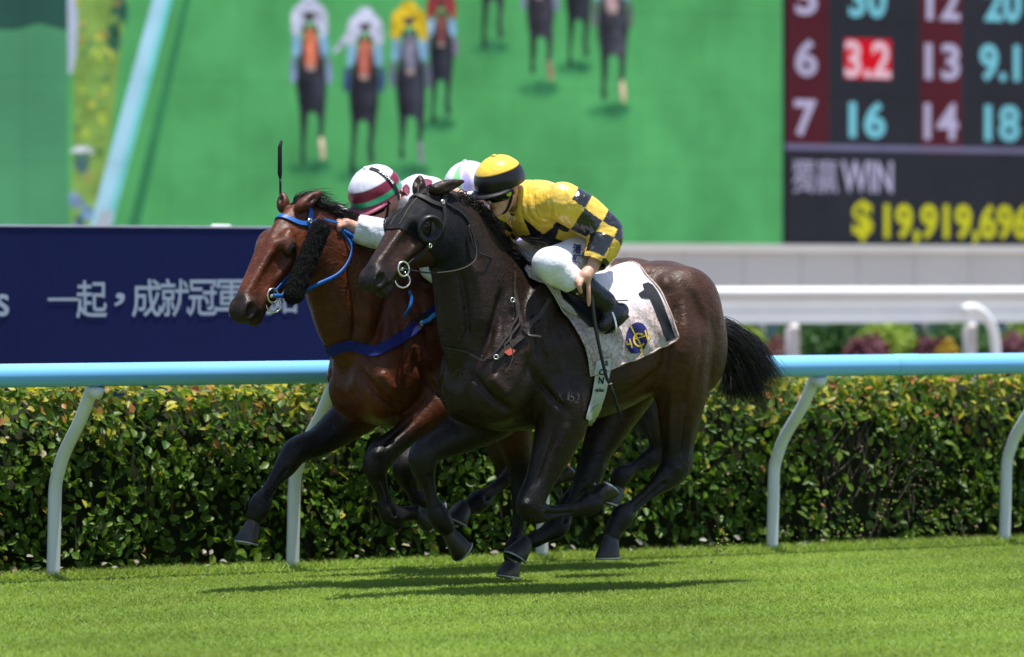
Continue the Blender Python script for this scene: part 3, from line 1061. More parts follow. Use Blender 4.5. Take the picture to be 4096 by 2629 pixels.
def runner(x, y, s, horse_rgb, face_rgb, silk, cap, cloth, sock=None, lean=0.0, lift=0):
    """A galloping horse and rider seen from the front; y is where the cap's top comes."""
    T = lambda pts: [(x + (a + lean * b * 0.06) * s, y + b * s) for a, b in pts]
    E = lambda cx, cy, rx, ry: oval(cx, cy, rx, ry, 0, 8)
    fe = 15 * s
    dk = tuple(int(c * 0.8) for c in horse_rgb)
    for pts, rgb, f in (
        (E(-35, 975, 120, 40), (58, 128, 84), 44), (E(10, 960, 80, 30), SH, 34),
        ([(-72, 580), (-26, 600), (-40, 780), (-50, 880 - lift), (-44, 955 - lift), (-72, 955 - lift), (-68, 800)], dk, fe * .7),
        ([(20, 600), (72, 590), (66, 720), (56, 800), (66, 880), (40, 905), (28, 800), (34, 720)], horse_rgb, fe * .7),
        ([(-50, 250), (-76, 350), (-88, 470), (-78, 590), (-50, 670), (0, 650), (50, 670), (78, 590), (88, 470), (76, 350), (50, 250), (0, 225)], horse_rgb, fe),
        ([(-70, 430), (-40, 400), (-20, 560), (-40, 660), (-66, 600)], dk, fe), ([(20, 420), (60, 440), (58, 600), (20, 660)], tuple(int(c * 1.25) for c in horse_rgb), fe),
        ([(-118, 360), (-84, 340), (-88, 470), (-116, 480)], cloth, fe), ([(84, 340), (118, 370), (112, 490), (86, 470)], cloth, fe),
        ([(-96, 210), (-52, 215), (-58, 320), (-100, 330)], (130, 172, 208), fe), ([(52, 215), (96, 210), (100, 330), (58, 320)], (130, 172, 208), fe),
        ([(-104, 200), (-98, 90), (-56, 40), (0, 28), (56, 40), (98, 90), (104, 200), (66, 225), (48, 150), (0, 130), (-48, 150), (-66, 225)], silk, fe),
        ([(-38, 195), (0, 175), (38, 195), (42, 300), (28, 400), (0, 415), (-28, 400), (-42, 300)], face_rgb, fe),
        ([(-14, 210), (14, 210), (12, 360), (-12, 360)], tuple(min(255, int(c * 1.25)) for c in face_rgb), fe),
        ([(-46, 200), (-34, 150), (-18, 195)], dk, 5), ([(46, 200), (34, 150), (18, 195)], dk, 5),
        (E(0, 402, 26, 16), (150, 132, 128), 6), (E(0, 100, 34, 40), (74, 62, 66), 8), (E(0, 45, 52, 48), cap, 8)):
        soft_poly(T(pts) if pts[0][1] < 2000 else pts, rgb, f)
    if sock:
        soft_poly(T([(34, 800), (58, 800), (66, 900), (40, 915)]), sock, 8 * s)
    figure_done('runner_image')


WHc = (190, 196, 222)
runner(1372, -560, 0.86, (52, 56, 62), (96, 84, 84), (150, 150, 170), WHc, (120, 130, 160))
runner(1856, -450, 0.86, (46, 50, 58), (80, 76, 80), (90, 100, 130), (150, 150, 160), (110, 120, 150))
runner(1080, -70, 0.80, (44, 46, 56), (104, 66, 66), (150, 60, 66), (170, 74, 74), (120, 110, 140))
runner(1622, -390, 0.92, (54, 54, 64), (98, 78, 78), (110, 120, 150), WHc, (128, 134, 166), (150, 120, 104), 0.6, 90)
runner(2036, -340, 1.0, (58, 60, 70), (176, 150, 156), (90, 90, 110), (120, 110, 120), (96, 92, 104), (206, 188, 160), 0.4, 60)
runner(332, -20, 1.0, (46, 48, 58), (176, 102, 80), WHc, WHc, (130, 140, 186), (206, 192, 168), 0.5, 20)
runner(652, 42, 0.98, (44, 46, 56), (160, 92, 80), WHc, WHc, (60, 74, 120), None, -0.3, 0)
soft_poly([(540, 250), (500, 285), (470, 300), (500, 240), (570, 160), (610, 150)], WHc, 10)
figure_done('rider_arm_image')
runner(895, 5, 1.0, (50, 52, 64), (100, 100, 118), (206, 178, 44), (212, 184, 50), (104, 104, 132), (128, 132, 142), 0.4, 70)

# ---- odds board
BO = LV + 0.05
odds = along("odds_board", 0, BO)
tag(odds, "dark electronic odds board with white, cyan and yellow numbers", "board")
_b2 = survey(1839, 573, BO)
MB().box((_c1[0], -0.5, SB), (_b2[0], -0.02, ST_TOP)).build("casing", casing, odds)
lay2 = [0]
def om(rgb):
    key = "odds_%d_%d_%d" % rgb
    return bpy.data.materials.get(key) or emit(key, rgb, 0.05, 1.5)
def opic(name, pts, rgb):
    lay2[0] += 1
    return plane_poly(name, pts, BO - 0.001 * lay2[0], om(rgb), odds)
# edges follow true horizontals and uprights of the board
def orect(name, x0, x1, y0, y1, rgb, yref=None):
    a, b = survey(x0, (y0 + y1) / 2, BO)[0], survey(x1, (y0 + y1) / 2, BO)[0]
    zt, zb = survey((x0 + x1) / 2, y0, BO)[2], survey((x0 + x1) / 2, y1, BO)[2]
    lay2[0] += 1
    y = 0.001 * lay2[0]
    return mesh_obj(name, [(a, y, zb), (b, y, zb), (b, y, zt), (a, y, zt)], [(0, 1, 2, 3)], om(rgb), odds)
orect("display_ground", 1842, 3880, -260, 573, (46, 48, 57))
orect("column_band", 1844, 1942, -260, 352, (82, 36, 46))
orect("column_band", 2156, 2254, -260, 360, (82, 36, 46))
orect("divider_line", 1840, 3880, 356, 368, (112, 112, 146))
orect("favourite_highlight", 1979, 2088, 92, 185, (204, 22, 40))
LIL, CYA, YEL = (176, 172, 206), (118, 196, 216), (196, 198, 42)
BT = BO - 0.03
for body, x0, x1, y0, y1, rgb in (("5", 1865, 1916, -50, 36, LIL), ("30", 1990, 2078, -46, 42, CYA), ("12", 2172, 2250, -40, 48, LIL), ("20", 2308, 2394, -36, 52, CYA),
                                  ("6", 1864, 1916, 92, 180, LIL), ("3.2", 1980, 2088, 96, 184, (224, 188, 204)), ("13", 2168, 2250, 102, 188, LIL), ("9.1", 2296, 2390, 104, 192, CYA),
                                  ("7", 1862, 1914, 234, 320, LIL), ("16", 1990, 2076, 238, 324, CYA), ("14", 2166, 2246, 242, 328, LIL), ("18", 2308, 2390, 246, 332, CYA),
                                  ("獨贏", 1858, 1964, 374, 452, LIL), ("WIN", 1972, 2092, 378, 452, LIL), ("$", 1998, 2046, 470, 566, YEL), ("19,919,696", 2072, 2414, 478, 574, YEL)):
    board_text("figures", body, x0, x1, y0, y1, BT, om(rgb), odds, 0.0 if ord(body[0]) > 999 else (0.03 if rgb != LIL or len(body) < 3 else 0.02))
# ------------------------------------------------------------------ fitting things on bodies
def to_px(fr, V):
    """Sight coordinates (2400 wide) of points given in a frame's local metres."""
    V = np.asarray(V, float).reshape(-1, 3)
    P = (V[:, :1] + fr.u0) * TU + (fr.v0 - V[:, 1:2]) * TV
    P[:, 2] += V[:, 2]
    d = P - _C
    f = d @ _F
    return np.c_[(CX + LENS_PX * d[:, 0] / f) / PXS, (CY - LENS_PX * (d @ _U) / f) / PXS]


def inside(poly, pts):
    x, y = pts[:, 0], pts[:, 1]
    r = np.zeros(len(pts), bool)
    n = len(poly)
    for i in range(n):
        (x0, y0), (x1, y1) = poly[i], poly[(i + 1) % n]
        if y0 == y1:
            continue
        c = ((y0 > y) != (y1 > y)) & (x < (x1 - x0) * (y - y0) / (y1 - y0) + x0)
        r ^= c
    return r


_cam_cache = {}
def hit(fr, bvh, x, y):
    """Surface point and normal met by a sight line, in the frame's local metres."""
    a, b = fr.p(x, y, 1.2), fr.p(x, y, -1.2)
    d = Vector(b - a)
    loc, nor, _, _ = bvh.ray_cast(Vector(a), d.normalized(), d.length)
    return (None, None) if loc is None else (np.array(loc), np.array(nor))


def snap(bvh, p, off):
    loc, nor, _, _ = bvh.find_nearest(Vector(p))
    loc, nor = np.array(loc), np.array(nor)
    return loc + nor * off, nor


def strap(name, bvh, pts, width, mat, parent, off=0.004, thick=0.004, sub=8, free=None, smooth=2):
    """A flat band following pts; laid on the surface unless free."""
    Q = catmull(np.asarray(pts, float), sub)
    pos, nrm = [], []
    for q in Q:
        if free is None:
            p, n = snap(bvh, q, off)
        else:
            p, n = q, np.asarray(free, float)
        pos.append(p); nrm.append(n / (np.linalg.norm(n) + 1e-9))
    pos, nrm = np.array(pos), np.array(nrm)
    for _ in range(smooth):
        pos[1:-1] = 0.25 * pos[:-2] + 0.5 * pos[1:-1] + 0.25 * pos[2:]
        nrm[1:-1] = 0.25 * nrm[:-2] + 0.5 * nrm[1:-1] + 0.25 * nrm[2:]
    if smooth > 5 and free is None:
        for i in range(len(pos)):
            p, n = snap(bvh, pos[i], off)
            pos[i] = p
            nrm[i] = 0.5 * nrm[i] + 0.5 * n
        for _ in range(3):
            pos[1:-1] = 0.25 * pos[:-2] + 0.5 * pos[1:-1] + 0.25 * pos[2:]
    V, F = [], []
    m = len(pos)
    for i in range(m):
        t = pos[min(i + 1, m - 1)] - pos[max(0, i - 1)]
        t /= np.linalg.norm(t) + 1e-9
        n = nrm[i] - t * (nrm[i] @ t)
        n /= np.linalg.norm(n) + 1e-9
        s = np.cross(t, n) * width / 2
        V += [pos[i] - s, pos[i] + s, pos[i] + s + n * thick, pos[i] - s + n * thick]
    for i in range(m - 1):
        for k in range(4):
            F.append((i * 4 + k, i * 4 + (k + 1) % 4, (i + 1) * 4 + (k + 1) % 4, (i + 1) * 4 + k))
    F += [(3, 2, 1, 0), tuple((m - 1) * 4 + k for k in range(4))]
    return mesh_obj(name, V, F, mat, parent)


def patch(name, V, F, keep, off, mat, parent, smooth=True, two_sided=0.0):
    """Copies the chosen faces of a mesh, lifted off the surface, as a skin of their own."""
    Fk = F[keep]
    N = np.zeros_like(V)
    nf = np.cross(V[F[:, 2]] - V[F[:, 0]], V[F[:, 3]] - V[F[:, 1]])
    for i in range(4):
        for ax in range(3):
            N[:, ax] += np.bincount(F[:, i], nf[:, ax], len(V))
    N /= np.linalg.norm(N, axis=1)[:, None] + 1e-12
    ids, inv = np.unique(Fk, return_inverse=True)
    VV = V[ids] + N[ids] * off
    return mesh_obj(name, VV, inv.reshape(-1, 4), mat, parent, smooth)


def decal_text(name, body, fr, bvh, x0, x1, y0, y1, mat, parent, bold=0.0, rot=0.0, off=0.003):
    V, F = text_mesh(body, bold)
    lo, hi = V.min(0), V.max(0)
    c, s = math.cos(rad(rot)), math.sin(rad(rot))
    cx, cy = (x0 + x1) / 2, (y0 + y1) / 2
    out = []
    for v in V:
        px = (v[0] - lo[0]) / (hi[0] - lo[0]) * (x1 - x0) - (x1 - x0) / 2
        py = (y1 - y0) / 2 - (v[1] - lo[1]) / (hi[1] - lo[1]) * (y1 - y0)
        p, n = hit(fr, bvh, cx + px * c - py * s, cy + px * s + py * c)
        if p is None:
            p, n = (np.array(out[-1]), np.zeros(3)) if out else (fr.p(cx, cy, 0.2), np.zeros(3))
        out.append(p + n * off)
    return mesh_obj(name, out, F, mat, parent)


def decal_line(name, fr, bvh, pts, width, mat, parent, off=0.003, sub=5, closed=False):
    """A painted line on a surface, sighted points, width in sight units."""
    Q = catmull(pts + [pts[0]] if closed else pts, sub)
    V, F = [], []
    for i, q in enumerate(Q):
        t = Q[min(i + 1, len(Q) - 1)] - Q[max(0, i - 1)]
        t /= np.linalg.norm(t) + 1e-9
        for sg in (-1, 1):
            p, n = hit(fr, bvh, q[0] - t[1] * sg * width / 2, q[1] + t[0] * sg * width / 2)
            if p is None:
                p, n = (V[-1], np.zeros(3)) if V else (fr.p(q[0], q[1], .2), np.zeros(3))
            V.append(p + n * off)
    F = [(2 * i, 2 * i + 2, 2 * i + 3, 2 * i + 1) for i in range(len(Q) - 1)]
    return mesh_obj(name, V, F, mat, parent)


def ring(mb, c, r, n, tr, k=20, squash=1.0, a0=0, a1=360):
    """Adds a metal ring of radius r round axis n."""
    n = np.asarray(n, float); n /= np.linalg.norm(n)
    a = np.cross(n, [0, 0, 1.0]); a /= np.linalg.norm(a)
    b = np.cross(n, a)
    pts = [c + r * (math.cos(t) * a + squash * math.sin(t) * b) for t in np.linspace(rad(a0), rad(a1), k + 1)]
    mb.tube(pts, tr, 6, cap=(a1 - a0) < 359)
    return mb
# ------------------------------------------------------------------ horses
def coat_material(name, rough, warm, spec=0.2):
    """Short summer coat: hair grain, sweat sheen in patches, dust flecks and veins."""
    m = Mat(name)
    m.set(rough=rough, spec=spec)
    col = m.attr("Col")
    big = m.ramp(m.noise(2.6, 4, 0.6), [(0.38, 0.0), (0.66, 1.0)])
    lum = m.n("ShaderNodeMath", operation='MULTIPLY')
    m.l(big, lum.inputs[0]); lum.inputs[1].default_value = 0.75
    c = m.mix(lum.outputs[0], col, m.mix(1.0, col, warm, 'MULTIPLY'))
    fine = m.noise(75.0, 4, 0.65, stretch=(0.35, 1.0, 1.0))
    c = m.mix(1.0, c, m.ramp(fine, [(0.28, 0.62), (0.74, 1.35)]), 'MULTIPLY')
    mid = m.noise(13.0, 4, 0.6)
    c = m.mix(1.0, c, m.ramp(mid, [(0.3, 0.80), (0.7, 1.18)]), 'MULTIPLY')
    dust = m.ramp(m.noise(150.0, 3, 0.6), [(0.63, 0.0), (0.70, 1.0)])       # flecks of dried mud
    patch_ = m.ramp(m.noise(3.2, 2), [(0.46, 0.0), (0.66, 0.30)])
    f = m.mix(1.0, dust, patch_, 'MULTIPLY')
    m.base(m.mix(f, c, (0.20, 0.155, 0.125)))
    m.l(m.ramp(m.noise(34.0, 5, 0.7), [(0.32, rough - 0.14), (0.68, rough + 0.20)]), m.bsdf.inputs["Roughness"])
    hair = m.noise(120.0, 4, 0.7, stretch=(0.35, 1, 1))
    skin_ = m.noise(30.0, 4, 0.55)
    h = m.n("ShaderNodeMath", operation='MULTIPLY_ADD')
    m.l(hair, h.inputs[0]); h.inputs[1].default_value = 0.45; m.l(skin_, h.inputs[2])
    vn = m.noise(6.5, 3, 0.5)                       # veins standing under the skin
    vn.node.inputs['Distortion'].default_value = 0.9
    ridge = m.ramp(vn, [(0.478, 0.0), (0.50, 1.0), (0.522, 0.0)])
    where = m.ramp(m.noise(2.1, 2), [(0.45, 0.0), (0.60, 0.75)])
    h2 = m.n("ShaderNodeMath", operation='MULTIPLY_ADD')
    m.l(ridge, h2.inputs[0]); m.l(where, h2.inputs[1]); m.l(h.outputs[0], h2.inputs[2])
    m.bump(h2.outputs[0], 0.42, 0.012)
    return m.m


def hair_material(name, c):
    m = Mat(name)
    m.set(rough=0.45, spec=0.22)
    m.base(m.ramp(m.noise(30, 2), [(0.3, tuple(x * 0.6 for x in c)), (0.7, tuple(x * 1.5 for x in c))]))
    return m.m


HOOF = Mat("hoof_horn")
HOOF.set(rough=0.45)
HOOF.base(HOOF.ramp(HOOF.noise(14, 4, stretch=(1, 1, 0.3)), [(0.35, (0.007, 0.006, 0.005)), (0.64, (0.018, 0.013, 0.010)), (0.84, (0.14, 0.09, 0.04))]))
HOOF = HOOF.m
SHOE = plain("racing_plate_metal", (0.30, 0.31, 0.32), 0.45, 0.3, 20, metal=0.7)
EYE = plain("wet_eye", (0.004, 0.003, 0.002), 0.12, 0.2, spec=0.4)


def head_parts(f, M, s, coat, dark, skin):
    """Adds a horse's head to the field; M places the head frame (x to the nose, y left, z brow)."""
    S = lambda *a: tuple(x * s for x in a)
    blackish = (0.010, 0.007, 0.006)
    f.loft([S(*r) for r in [
        (-0.06, -0.035, -0.14, 0.056), (0.0, 0.004, -0.18, 0.076), (0.06, 0.020, -0.250, 0.090),
        (0.13, 0.028, -0.295, 0.096), (0.20, 0.024, -0.292, 0.094), (0.27, 0.012, -0.258, 0.082),
        (0.34, -0.003, -0.218, 0.068), (0.41, -0.016, -0.190, 0.059), (0.48, -0.027, -0.172, 0.053),
        (0.54, -0.036, -0.162, 0.051), (0.59, -0.050, -0.158, 0.049), (0.622, -0.070, -0.152, 0.042), (0.642, -0.098, -0.140, 0.028)]],
        0.016 * s, coat, M, narrow=0.30)
    for sd in (1, -1):
        f.ball(S(0.205, sd * 0.066, -0.020), S(0.060, 0.028, 0.028), 0.03 * s, coat, M=M)      # brow
        f.ball(S(0.125, sd * 0.062, -0.186), S(0.105, 0.040, 0.098), 0.025 * s, coat, M=M)     # cheek
        f.cone(S(0.245, sd * 0.084, -0.094), S(0.38, sd * 0.056, -0.112), 0.013 * s, 0.006 * s, 0.018 * s, coat, M=M)  # face crest
        f.cone(S(0.26, sd * 0.038, -0.004), S(0.56, sd * 0.020, -0.050), 0.019 * s, 0.011 * s, 0.03 * s, coat, M=M)   # nasal edge
        f.ball(S(0.375, sd * 0.080, -0.062), S(0.10, 0.020, 0.026), 0.035 * s, cut=True, M=M)   # hollow of the face
        f.ball(S(0.130, sd * 0.086, -0.018), S(0.032, 0.014, 0.016), 0.02 * s, cut=True, M=M)   # salt cellar
        f.cone(S(0.46, sd * 0.046, -0.118), S(0.555, sd * 0.042, -0.136), 0.017 * s, 0.017 * s, 0.025 * s, coat, M=M)   # lip muscle
        A = np.array([[.90, 0, .42], [0, 1, 0], [-.42, 0, .90]])
        f.ball(S(0.596, sd * 0.038, -0.090), S(0.052, 0.028, 0.040), 0.022 * s, coat, A=A, M=M)  # nostril wing
        f.ball(S(0.610, sd * 0.070, -0.092), S(0.040, 0.032, 0.027), 0.007 * s, blackish, A=A, M=M, cut=True)
        f.ball(S(0.234, sd * 0.088, -0.054), S(0.044, 0.024, 0.034), 0.02 * s, coat, M=M)       # lids
        f.ball(S(0.236, sd * 0.118, -0.055), S(0.032, 0.020, 0.018), 0.008 * s, blackish, M=M, cut=True)
        f.cone(S(0.46, sd * 0.058, -0.152), S(0.63, sd * 0.032, -0.148), 0.006 * s, 0.005 * s, 0.007 * s, blackish, M=M, cut=True)
    f.cone(S(0.38, 0, -0.176), S(0.580, 0, -0.172), 0.038 * s, 0.025 * s, 0.02 * s, coat, M=M)
    f.ball(S(0.552, 0, -0.190), S(0.040, 0.030, 0.024), 0.025 * s, coat, M=M)                  # chin


def paint_head(V, C, M, s, dark, skin):
    """Darkens the muzzle and the skin round the eyes, as the coat does."""
    q = (V - M[0]) @ M[1] / s
    sm = lambda a, b, x: (lambda t: t * t * (3 - 2 * t))(np.clip((x - a) / (b - a), 0, 1))
    near_head = (np.abs(q[:, 1]) < 0.14) & (q[:, 2] > -0.30) & (q[:, 2] < 0.08) & (q[:, 0] > -0.02) & (q[:, 0] < 0.75)
    nz = 0.012 * np.sin(q[:, 2] * 90 + q[:, 1] * 60)
    k = sm(0.49, 0.575, q[:, 0] - 0.35 * (q[:, 2] + 0.05) * 0.6 + nz) * near_head
    k = np.maximum(k, sm(-0.13, -0.19, q[:, 2]) * sm(0.38, 0.50, q[:, 0]) * near_head)
    for sd in (1, -1):
        d = np.sqrt(((q[:, 0] - 0.24) / 0.062) ** 2 + ((q[:, 1] - sd * 0.1) / 0.05) ** 2 + ((q[:, 2] + 0.060) / 0.042) ** 2)
        e = sm(1.25, 0.6, d)[:, None] * 0.85
        C[:] = C * (1 - e) + np.asarray(skin) * e
    k = k[:, None] * 0.92
    C[:] = C * (1 - k) + np.asarray(dark) * k


def hoof_mesh(cor, sole, toe, root, r=0.060, name="hoof"):
    cor, sole, toe = map(lambda a: np.asarray(a, float), (cor, sole, toe))
    ax = sole - cor
    L = np.linalg.norm(ax); ax = ax / L
    t = toe - sole
    t = t - ax * (t @ ax); t /= np.linalg.norm(t)
    b = np.cross(ax, t)
    n = 20
    V, F = [], []
    prof = [(-0.22, 0.50, -0.06), (0.0, 0.62, -0.02), (0.14, 0.68, 0.02), (0.55, 0.84, 0.16), (0.95, 1.0, 0.32), (1.0, 0.98, 0.32), (0.96, 0.6, 0.2), (0.9, 0.15, 0.1)]
    for (h, k, sh) in prof:
        for i in range(n):
            a = 2 * math.pi * i / n
            rr = r * k
            ct, cb = math.cos(a), math.sin(a)
            if ct < -0.55:
                ct = -0.55 - 0.25 * (abs(ct) - 0.55)
            hh = h + (0.0 if h > 0.6 else -0.10 * ct * (1 - h))
            V.append(cor + ax * L * hh + t * (rr * 1.12 * ct + sh * r) + b * rr * cb)
    for j in range(len(prof) - 1):
        for i in range(n):
            k = (i + 1) % n
            F.append((j * n + i, j * n + k, (j + 1) * n + k, (j + 1) * n + i))
    F.append(tuple(range(n)))
    F.append(tuple((len(prof) - 1) * n + i for i in range(n))[::-1])
    o = mesh_obj(name, V, F, HOOF, root, True)
    pts = []
    for i in range(15):
        a = rad(-140 + 280 * i / 14)
        ct, cb = math.cos(a), math.sin(a)
        pts.append(sole + ax * 0.004 + t * (r * 1.06 * ct + 0.3 * r) + b * r * 0.94 * cb)
    sh = MB().tube(pts, 0.0062, 6, flat=(1.0, 0.55), up=ax)
    sh.build("horseshoe", SHOE, o, True)
    return o


def strands(paths, name, mat, parent, width=0.004, n=7):
    """Many tapering hair ribbons; each path is a list of control points."""
    V, F = [], []
    for pts in paths:
        Q = catmull(pts, max(2, n // (len(pts) - 1)))
        b = len(V)
        m = len(Q)
        for i, q in enumerate(Q):
            t = Q[min(i + 1, m - 1)] - Q[max(0, i - 1)]
            t = t / (np.linalg.norm(t) + 1e-9)
            s1 = np.cross(t, [0.3, 0.2, 1.0]); s1 /= np.linalg.norm(s1) + 1e-9
            s2 = np.cross(t, s1)
            w = width * (1 - (i / (m - 1)) ** 2 * 0.93)
            for k in range(3):
                a = 2 * math.pi * k / 3
                V.append(q + w * (math.cos(a) * s1 + math.sin(a) * s2))
        for i in range(m - 1):
            for k in range(3):
                k2 = (k + 1) % 3
                F.append((b + i * 3 + k, b + i * 3 + k2, b + (i + 1) * 3 + k2, b + (i + 1) * 3 + k))
    return mesh_obj(name, np.array(V), np.array(F), mat, parent, True)


def normals(V, F):
    N = np.zeros_like(V)
    nf = np.cross(V[F[:, 2]] - V[F[:, 0]], V[F[:, 3]] - V[F[:, 1]])
    for i in range(4):
        for ax in range(3):
            N[:, ax] += np.bincount(F[:, i], nf[:, ax], len(V))
    return N / (np.linalg.norm(N, axis=1)[:, None] + 1e-12)


def sculpt(V, F, fr, lines):
    """Raises or sinks the surface along muscle and tendon lines, the same on both sides."""
    if not lines:
        return V
    N = normals(V, F)
    Vm = V * [1, 1, 1]
    Vm[:, 1] = np.abs(Vm[:, 1])
    px = to_px(fr, Vm)
    Nm = N.copy()
    Nm[:, 1] *= np.where(V[:, 1] < 0, -1, 1)
    face = np.clip(Nm[:, 1] * 2.2 + 0.2, 0, 1)
    d = np.zeros(len(V))
    for pts, amp, sig in lines:
        Q = catmull(pts, 4) if len(pts) > 1 else np.array(pts, float)
        lo, hi = Q.min(0) - 3 * sig, Q.max(0) + 3 * sig
        m = np.where((px[:, 0] > lo[0]) & (px[:, 0] < hi[0]) & (px[:, 1] > lo[1]) & (px[:, 1] < hi[1]))[0]
        if not len(m):
            continue
        best = np.full(len(m), 1e9)
        ends = np.ones(len(m))
        L = max(1, len(Q) - 1)
        for i in range(L):
            a, b = Q[i], Q[min(i + 1, len(Q) - 1)]
            ab = b - a
            t = np.clip(((px[m] - a) @ ab) / (ab @ ab + 1e-9), 0, 1)
            r = np.linalg.norm(px[m] - a - t[:, None] * ab, axis=1)
            s = (i + t) / L
            w = np.clip(np.minimum(s, 1 - s) * 5 + 0.15, 0, 1) if len(Q) > 1 else 1.0
            upd = r < best
            best[upd] = r[upd]
            ends[upd] = (w if np.isscalar(w) else w[upd])
        d[m] += 1.6 * amp * np.exp(-(best / sig) ** 2) * ends
    return V + N * (d * face)[:, None]


def horse(sp):
    fr = sp['frame']
    P = fr.p
    root = empty("racehorse", fr.loc, ROT_Z)
    tag(root, sp['label'], "horse", "racehorses galloping past the rail")
    coat, blk, skin = sp['coat'], sp['points'], sp['skin']
    slim = lambda r: r * 0.80 if 0.0365 <= r <= 0.0415 else (r * 0.86 if 0.0415 < r <= 0.0455 else (r * 1.05 if 0.0455 < r < 0.0515 else r))
    R4 = lambda rows, w0=None: [(*P(r[0], r[1], r[2]), slim(r[3])) for r in rows]
    f = Field(sp['lo'], sp['hi'], sp['h'])
    # trunk
    rows = []
    for (x, yt, yb, hw, nr) in sp['trunk']:
        a, b = P(x, yt), P(x, yb)
        rows.append((a[0], a[2], b[2], hw, nr))
    f.loft(rows, 0.05, coat)
    for (x, y, w, ru, rw, rz, ang, k) in sp['muscles']:
        c, s = math.cos(rad(ang)), math.sin(rad(ang))
        A = np.array([[c, 0, -s], [0, 1, 0], [s, 0, c]])
        for sd in ((1, -1) if w else (0,)):
            f.ball(P(x, y, 0) + np.array([0, w * sd, 0]), (ru, rw, rz), k, coat, A=A)
    for (x, y, w, ru, rw, rz, ang, k) in sp.get('grooves', []):
        c, s = math.cos(rad(ang)), math.sin(rad(ang))
        A = np.array([[c, 0, -s], [0, 1, 0], [s, 0, c]])
        for sd in (1, -1):
            f.ball(P(x, y, 0) + np.array([0, w * sd, 0]), (ru, rw, rz), k, A=A, cut=True)
    # neck
    nk = catmull(R4(sp['neck']), 4)
    for i in range(len(nk) - 1):
        f.cone(nk[i, :3], nk[i + 1, :3], nk[i, 3], nk[i + 1, 3], 0.05, coat, sq=sp.get('neck_sq', 0.62))
    # legs
    for leg in sp['legs']:
        rows = R4(leg['rows'])
        nb = leg['black']                     # how many rows from the top keep the coat colour
        cols = [coat if i < nb else blk for i in range(len(rows))]
        for i in range(len(rows) - 1):
            seg = rows[max(0, i - 1):i + 3]
        Q = catmull(rows, 4)
        for i in range(len(Q) - 1):
            t = i / 4.0
            j = min(int(t), len(cols) - 2)
            c = np.asarray(cols[j]) * (1 - (t - j)) + np.asarray(cols[j + 1]) * (t - j)
            f.cone(Q[i, :3], Q[i + 1, :3], Q[i, 3], Q[i + 1, 3], min(0.035, 0.4 * max(Q[i, 3], Q[i + 1, 3])), c, sq=leg.get('sq', 0.9))
        kn = leg.get('knee', 4)
        R = np.array(rows)
        v1 = R[kn, :3] - R[kn - 2, :3]; v1 /= np.linalg.norm(v1)
        v2 = R[kn + 3, :3] - R[kn, :3]; v2 /= np.linalg.norm(v2)
        fw = v1 - v2
        fw /= np.linalg.norm(fw) + 1e-6
        if leg.get('hock'):
            f.cone(R[kn, :3] - v1 * .05 + fw * .045, R[kn, :3] + fw * .040 + v2 * .02, .020, .026, .025, blk)
            f.cone(R[kn - 1, :3] + fw * .040 - v1 * .06, R[kn, :3] + fw * .048 - v1 * .01, .022, .017, .02, blk)
        else:
            f.ball(R[kn, :3] + fw * .016 + v2 * .012, (.052, .050, .052), .02, blk)
            f.ball(R[kn, :3] - fw * .046 - v1 * .020, (.024, .022, .030), .02, blk)
        fe = len(rows) - (3 if leg.get('hock') and len(rows) > 11 else 2)
        v3 = R[fe, :3] - R[fe - 1, :3]; v3 /= np.linalg.norm(v3)
        v4 = R[fe + 1, :3] - R[fe, :3]; v4 /= np.linalg.norm(v4)
        fb = v4 - v3
        nb_ = np.linalg.norm(fb)
        if nb_ > 0.2:
            fb /= nb_
            sgn = 1.0
            f.ball(R[fe, :3] + fb * .030 * sgn, (.024, .026, .028), .018, blk)
        for sg in (1, -1):           # bone and tendon with a furrow between
            a_, b_ = R[kn + 1, :3] + v2 * .03, R[fe - 1, :3]
            off = np.cross(v2, [0, 1.0, 0]); off /= np.linalg.norm(off) + 1e-9
            f.cone(a_ + off * .004 + [0, .040 * sg, 0], b_ + off * .004 + [0, .036 * sg, 0], .010, .010, .012, cut=True)
        for (a, b, k) in leg.get('extra', []):
            a4, b4 = R4([a, b])
            f.cone(a4[:3], b4[:3], a4[3], b4[3], k, blk if leg.get('xblk', True) else coat)
    # head
    hd = sp['head']
    be, de, ro = rad(hd['pitch']), rad(hd['yaw']), rad(hd.get('roll', 0))
    A = rot_axes((math.cos(be) * math.cos(de), math.cos(be) * math.sin(de), -math.sin(be)))
    cr, sr = math.cos(ro), math.sin(ro)
    A = A @ np.array([[1, 0, 0], [0, cr, -sr], [0, sr, cr]])
    O = P(hd['x'], hd['y'], hd.get('w', 0.0))
    M = (O, A)
    s = hd['s']
    head_parts(f, M, s, sp.get('head_coat', coat), sp['muzzle'], skin)
    ear_lines = []
    for (bx, by, bw, tx, ty, tw, face) in hd['ears']:
        b, t = O + A @ (np.array([0.012, math.copysign(0.058, bw), 0.004]) * s), P(tx, ty, tw)
        ear_lines.append((b, t))
        L = np.linalg.norm(t - b)
        pts = [(*(b - 0.12 * (t - b)), 0.030), (*(b + 0.22 * (t - b)), 0.031), (*(b + 0.5 * (t - b)), 0.025), (*(b + 0.78 * (t - b)), 0.014), (*t, 0.003)]
        f.chain(pts, 0.012, coat, sub=2)
        d = (t - b) / L
        fv = np.asarray(face, float); fv = fv - d * (fv @ d); fv /= np.linalg.norm(fv)
        Ae = np.stack([d, fv, np.cross(d, fv)], 1)
        f.ball(b + 0.45 * (t - b) + fv * 0.034, (L * 0.36, 0.020, 0.011), 0.008, (0.03, 0.016, 0.012), A=Ae, cut=True)
    V, F, C = f.mesh(2)
    V = sculpt(V, F, fr, sp.get('lines', []))
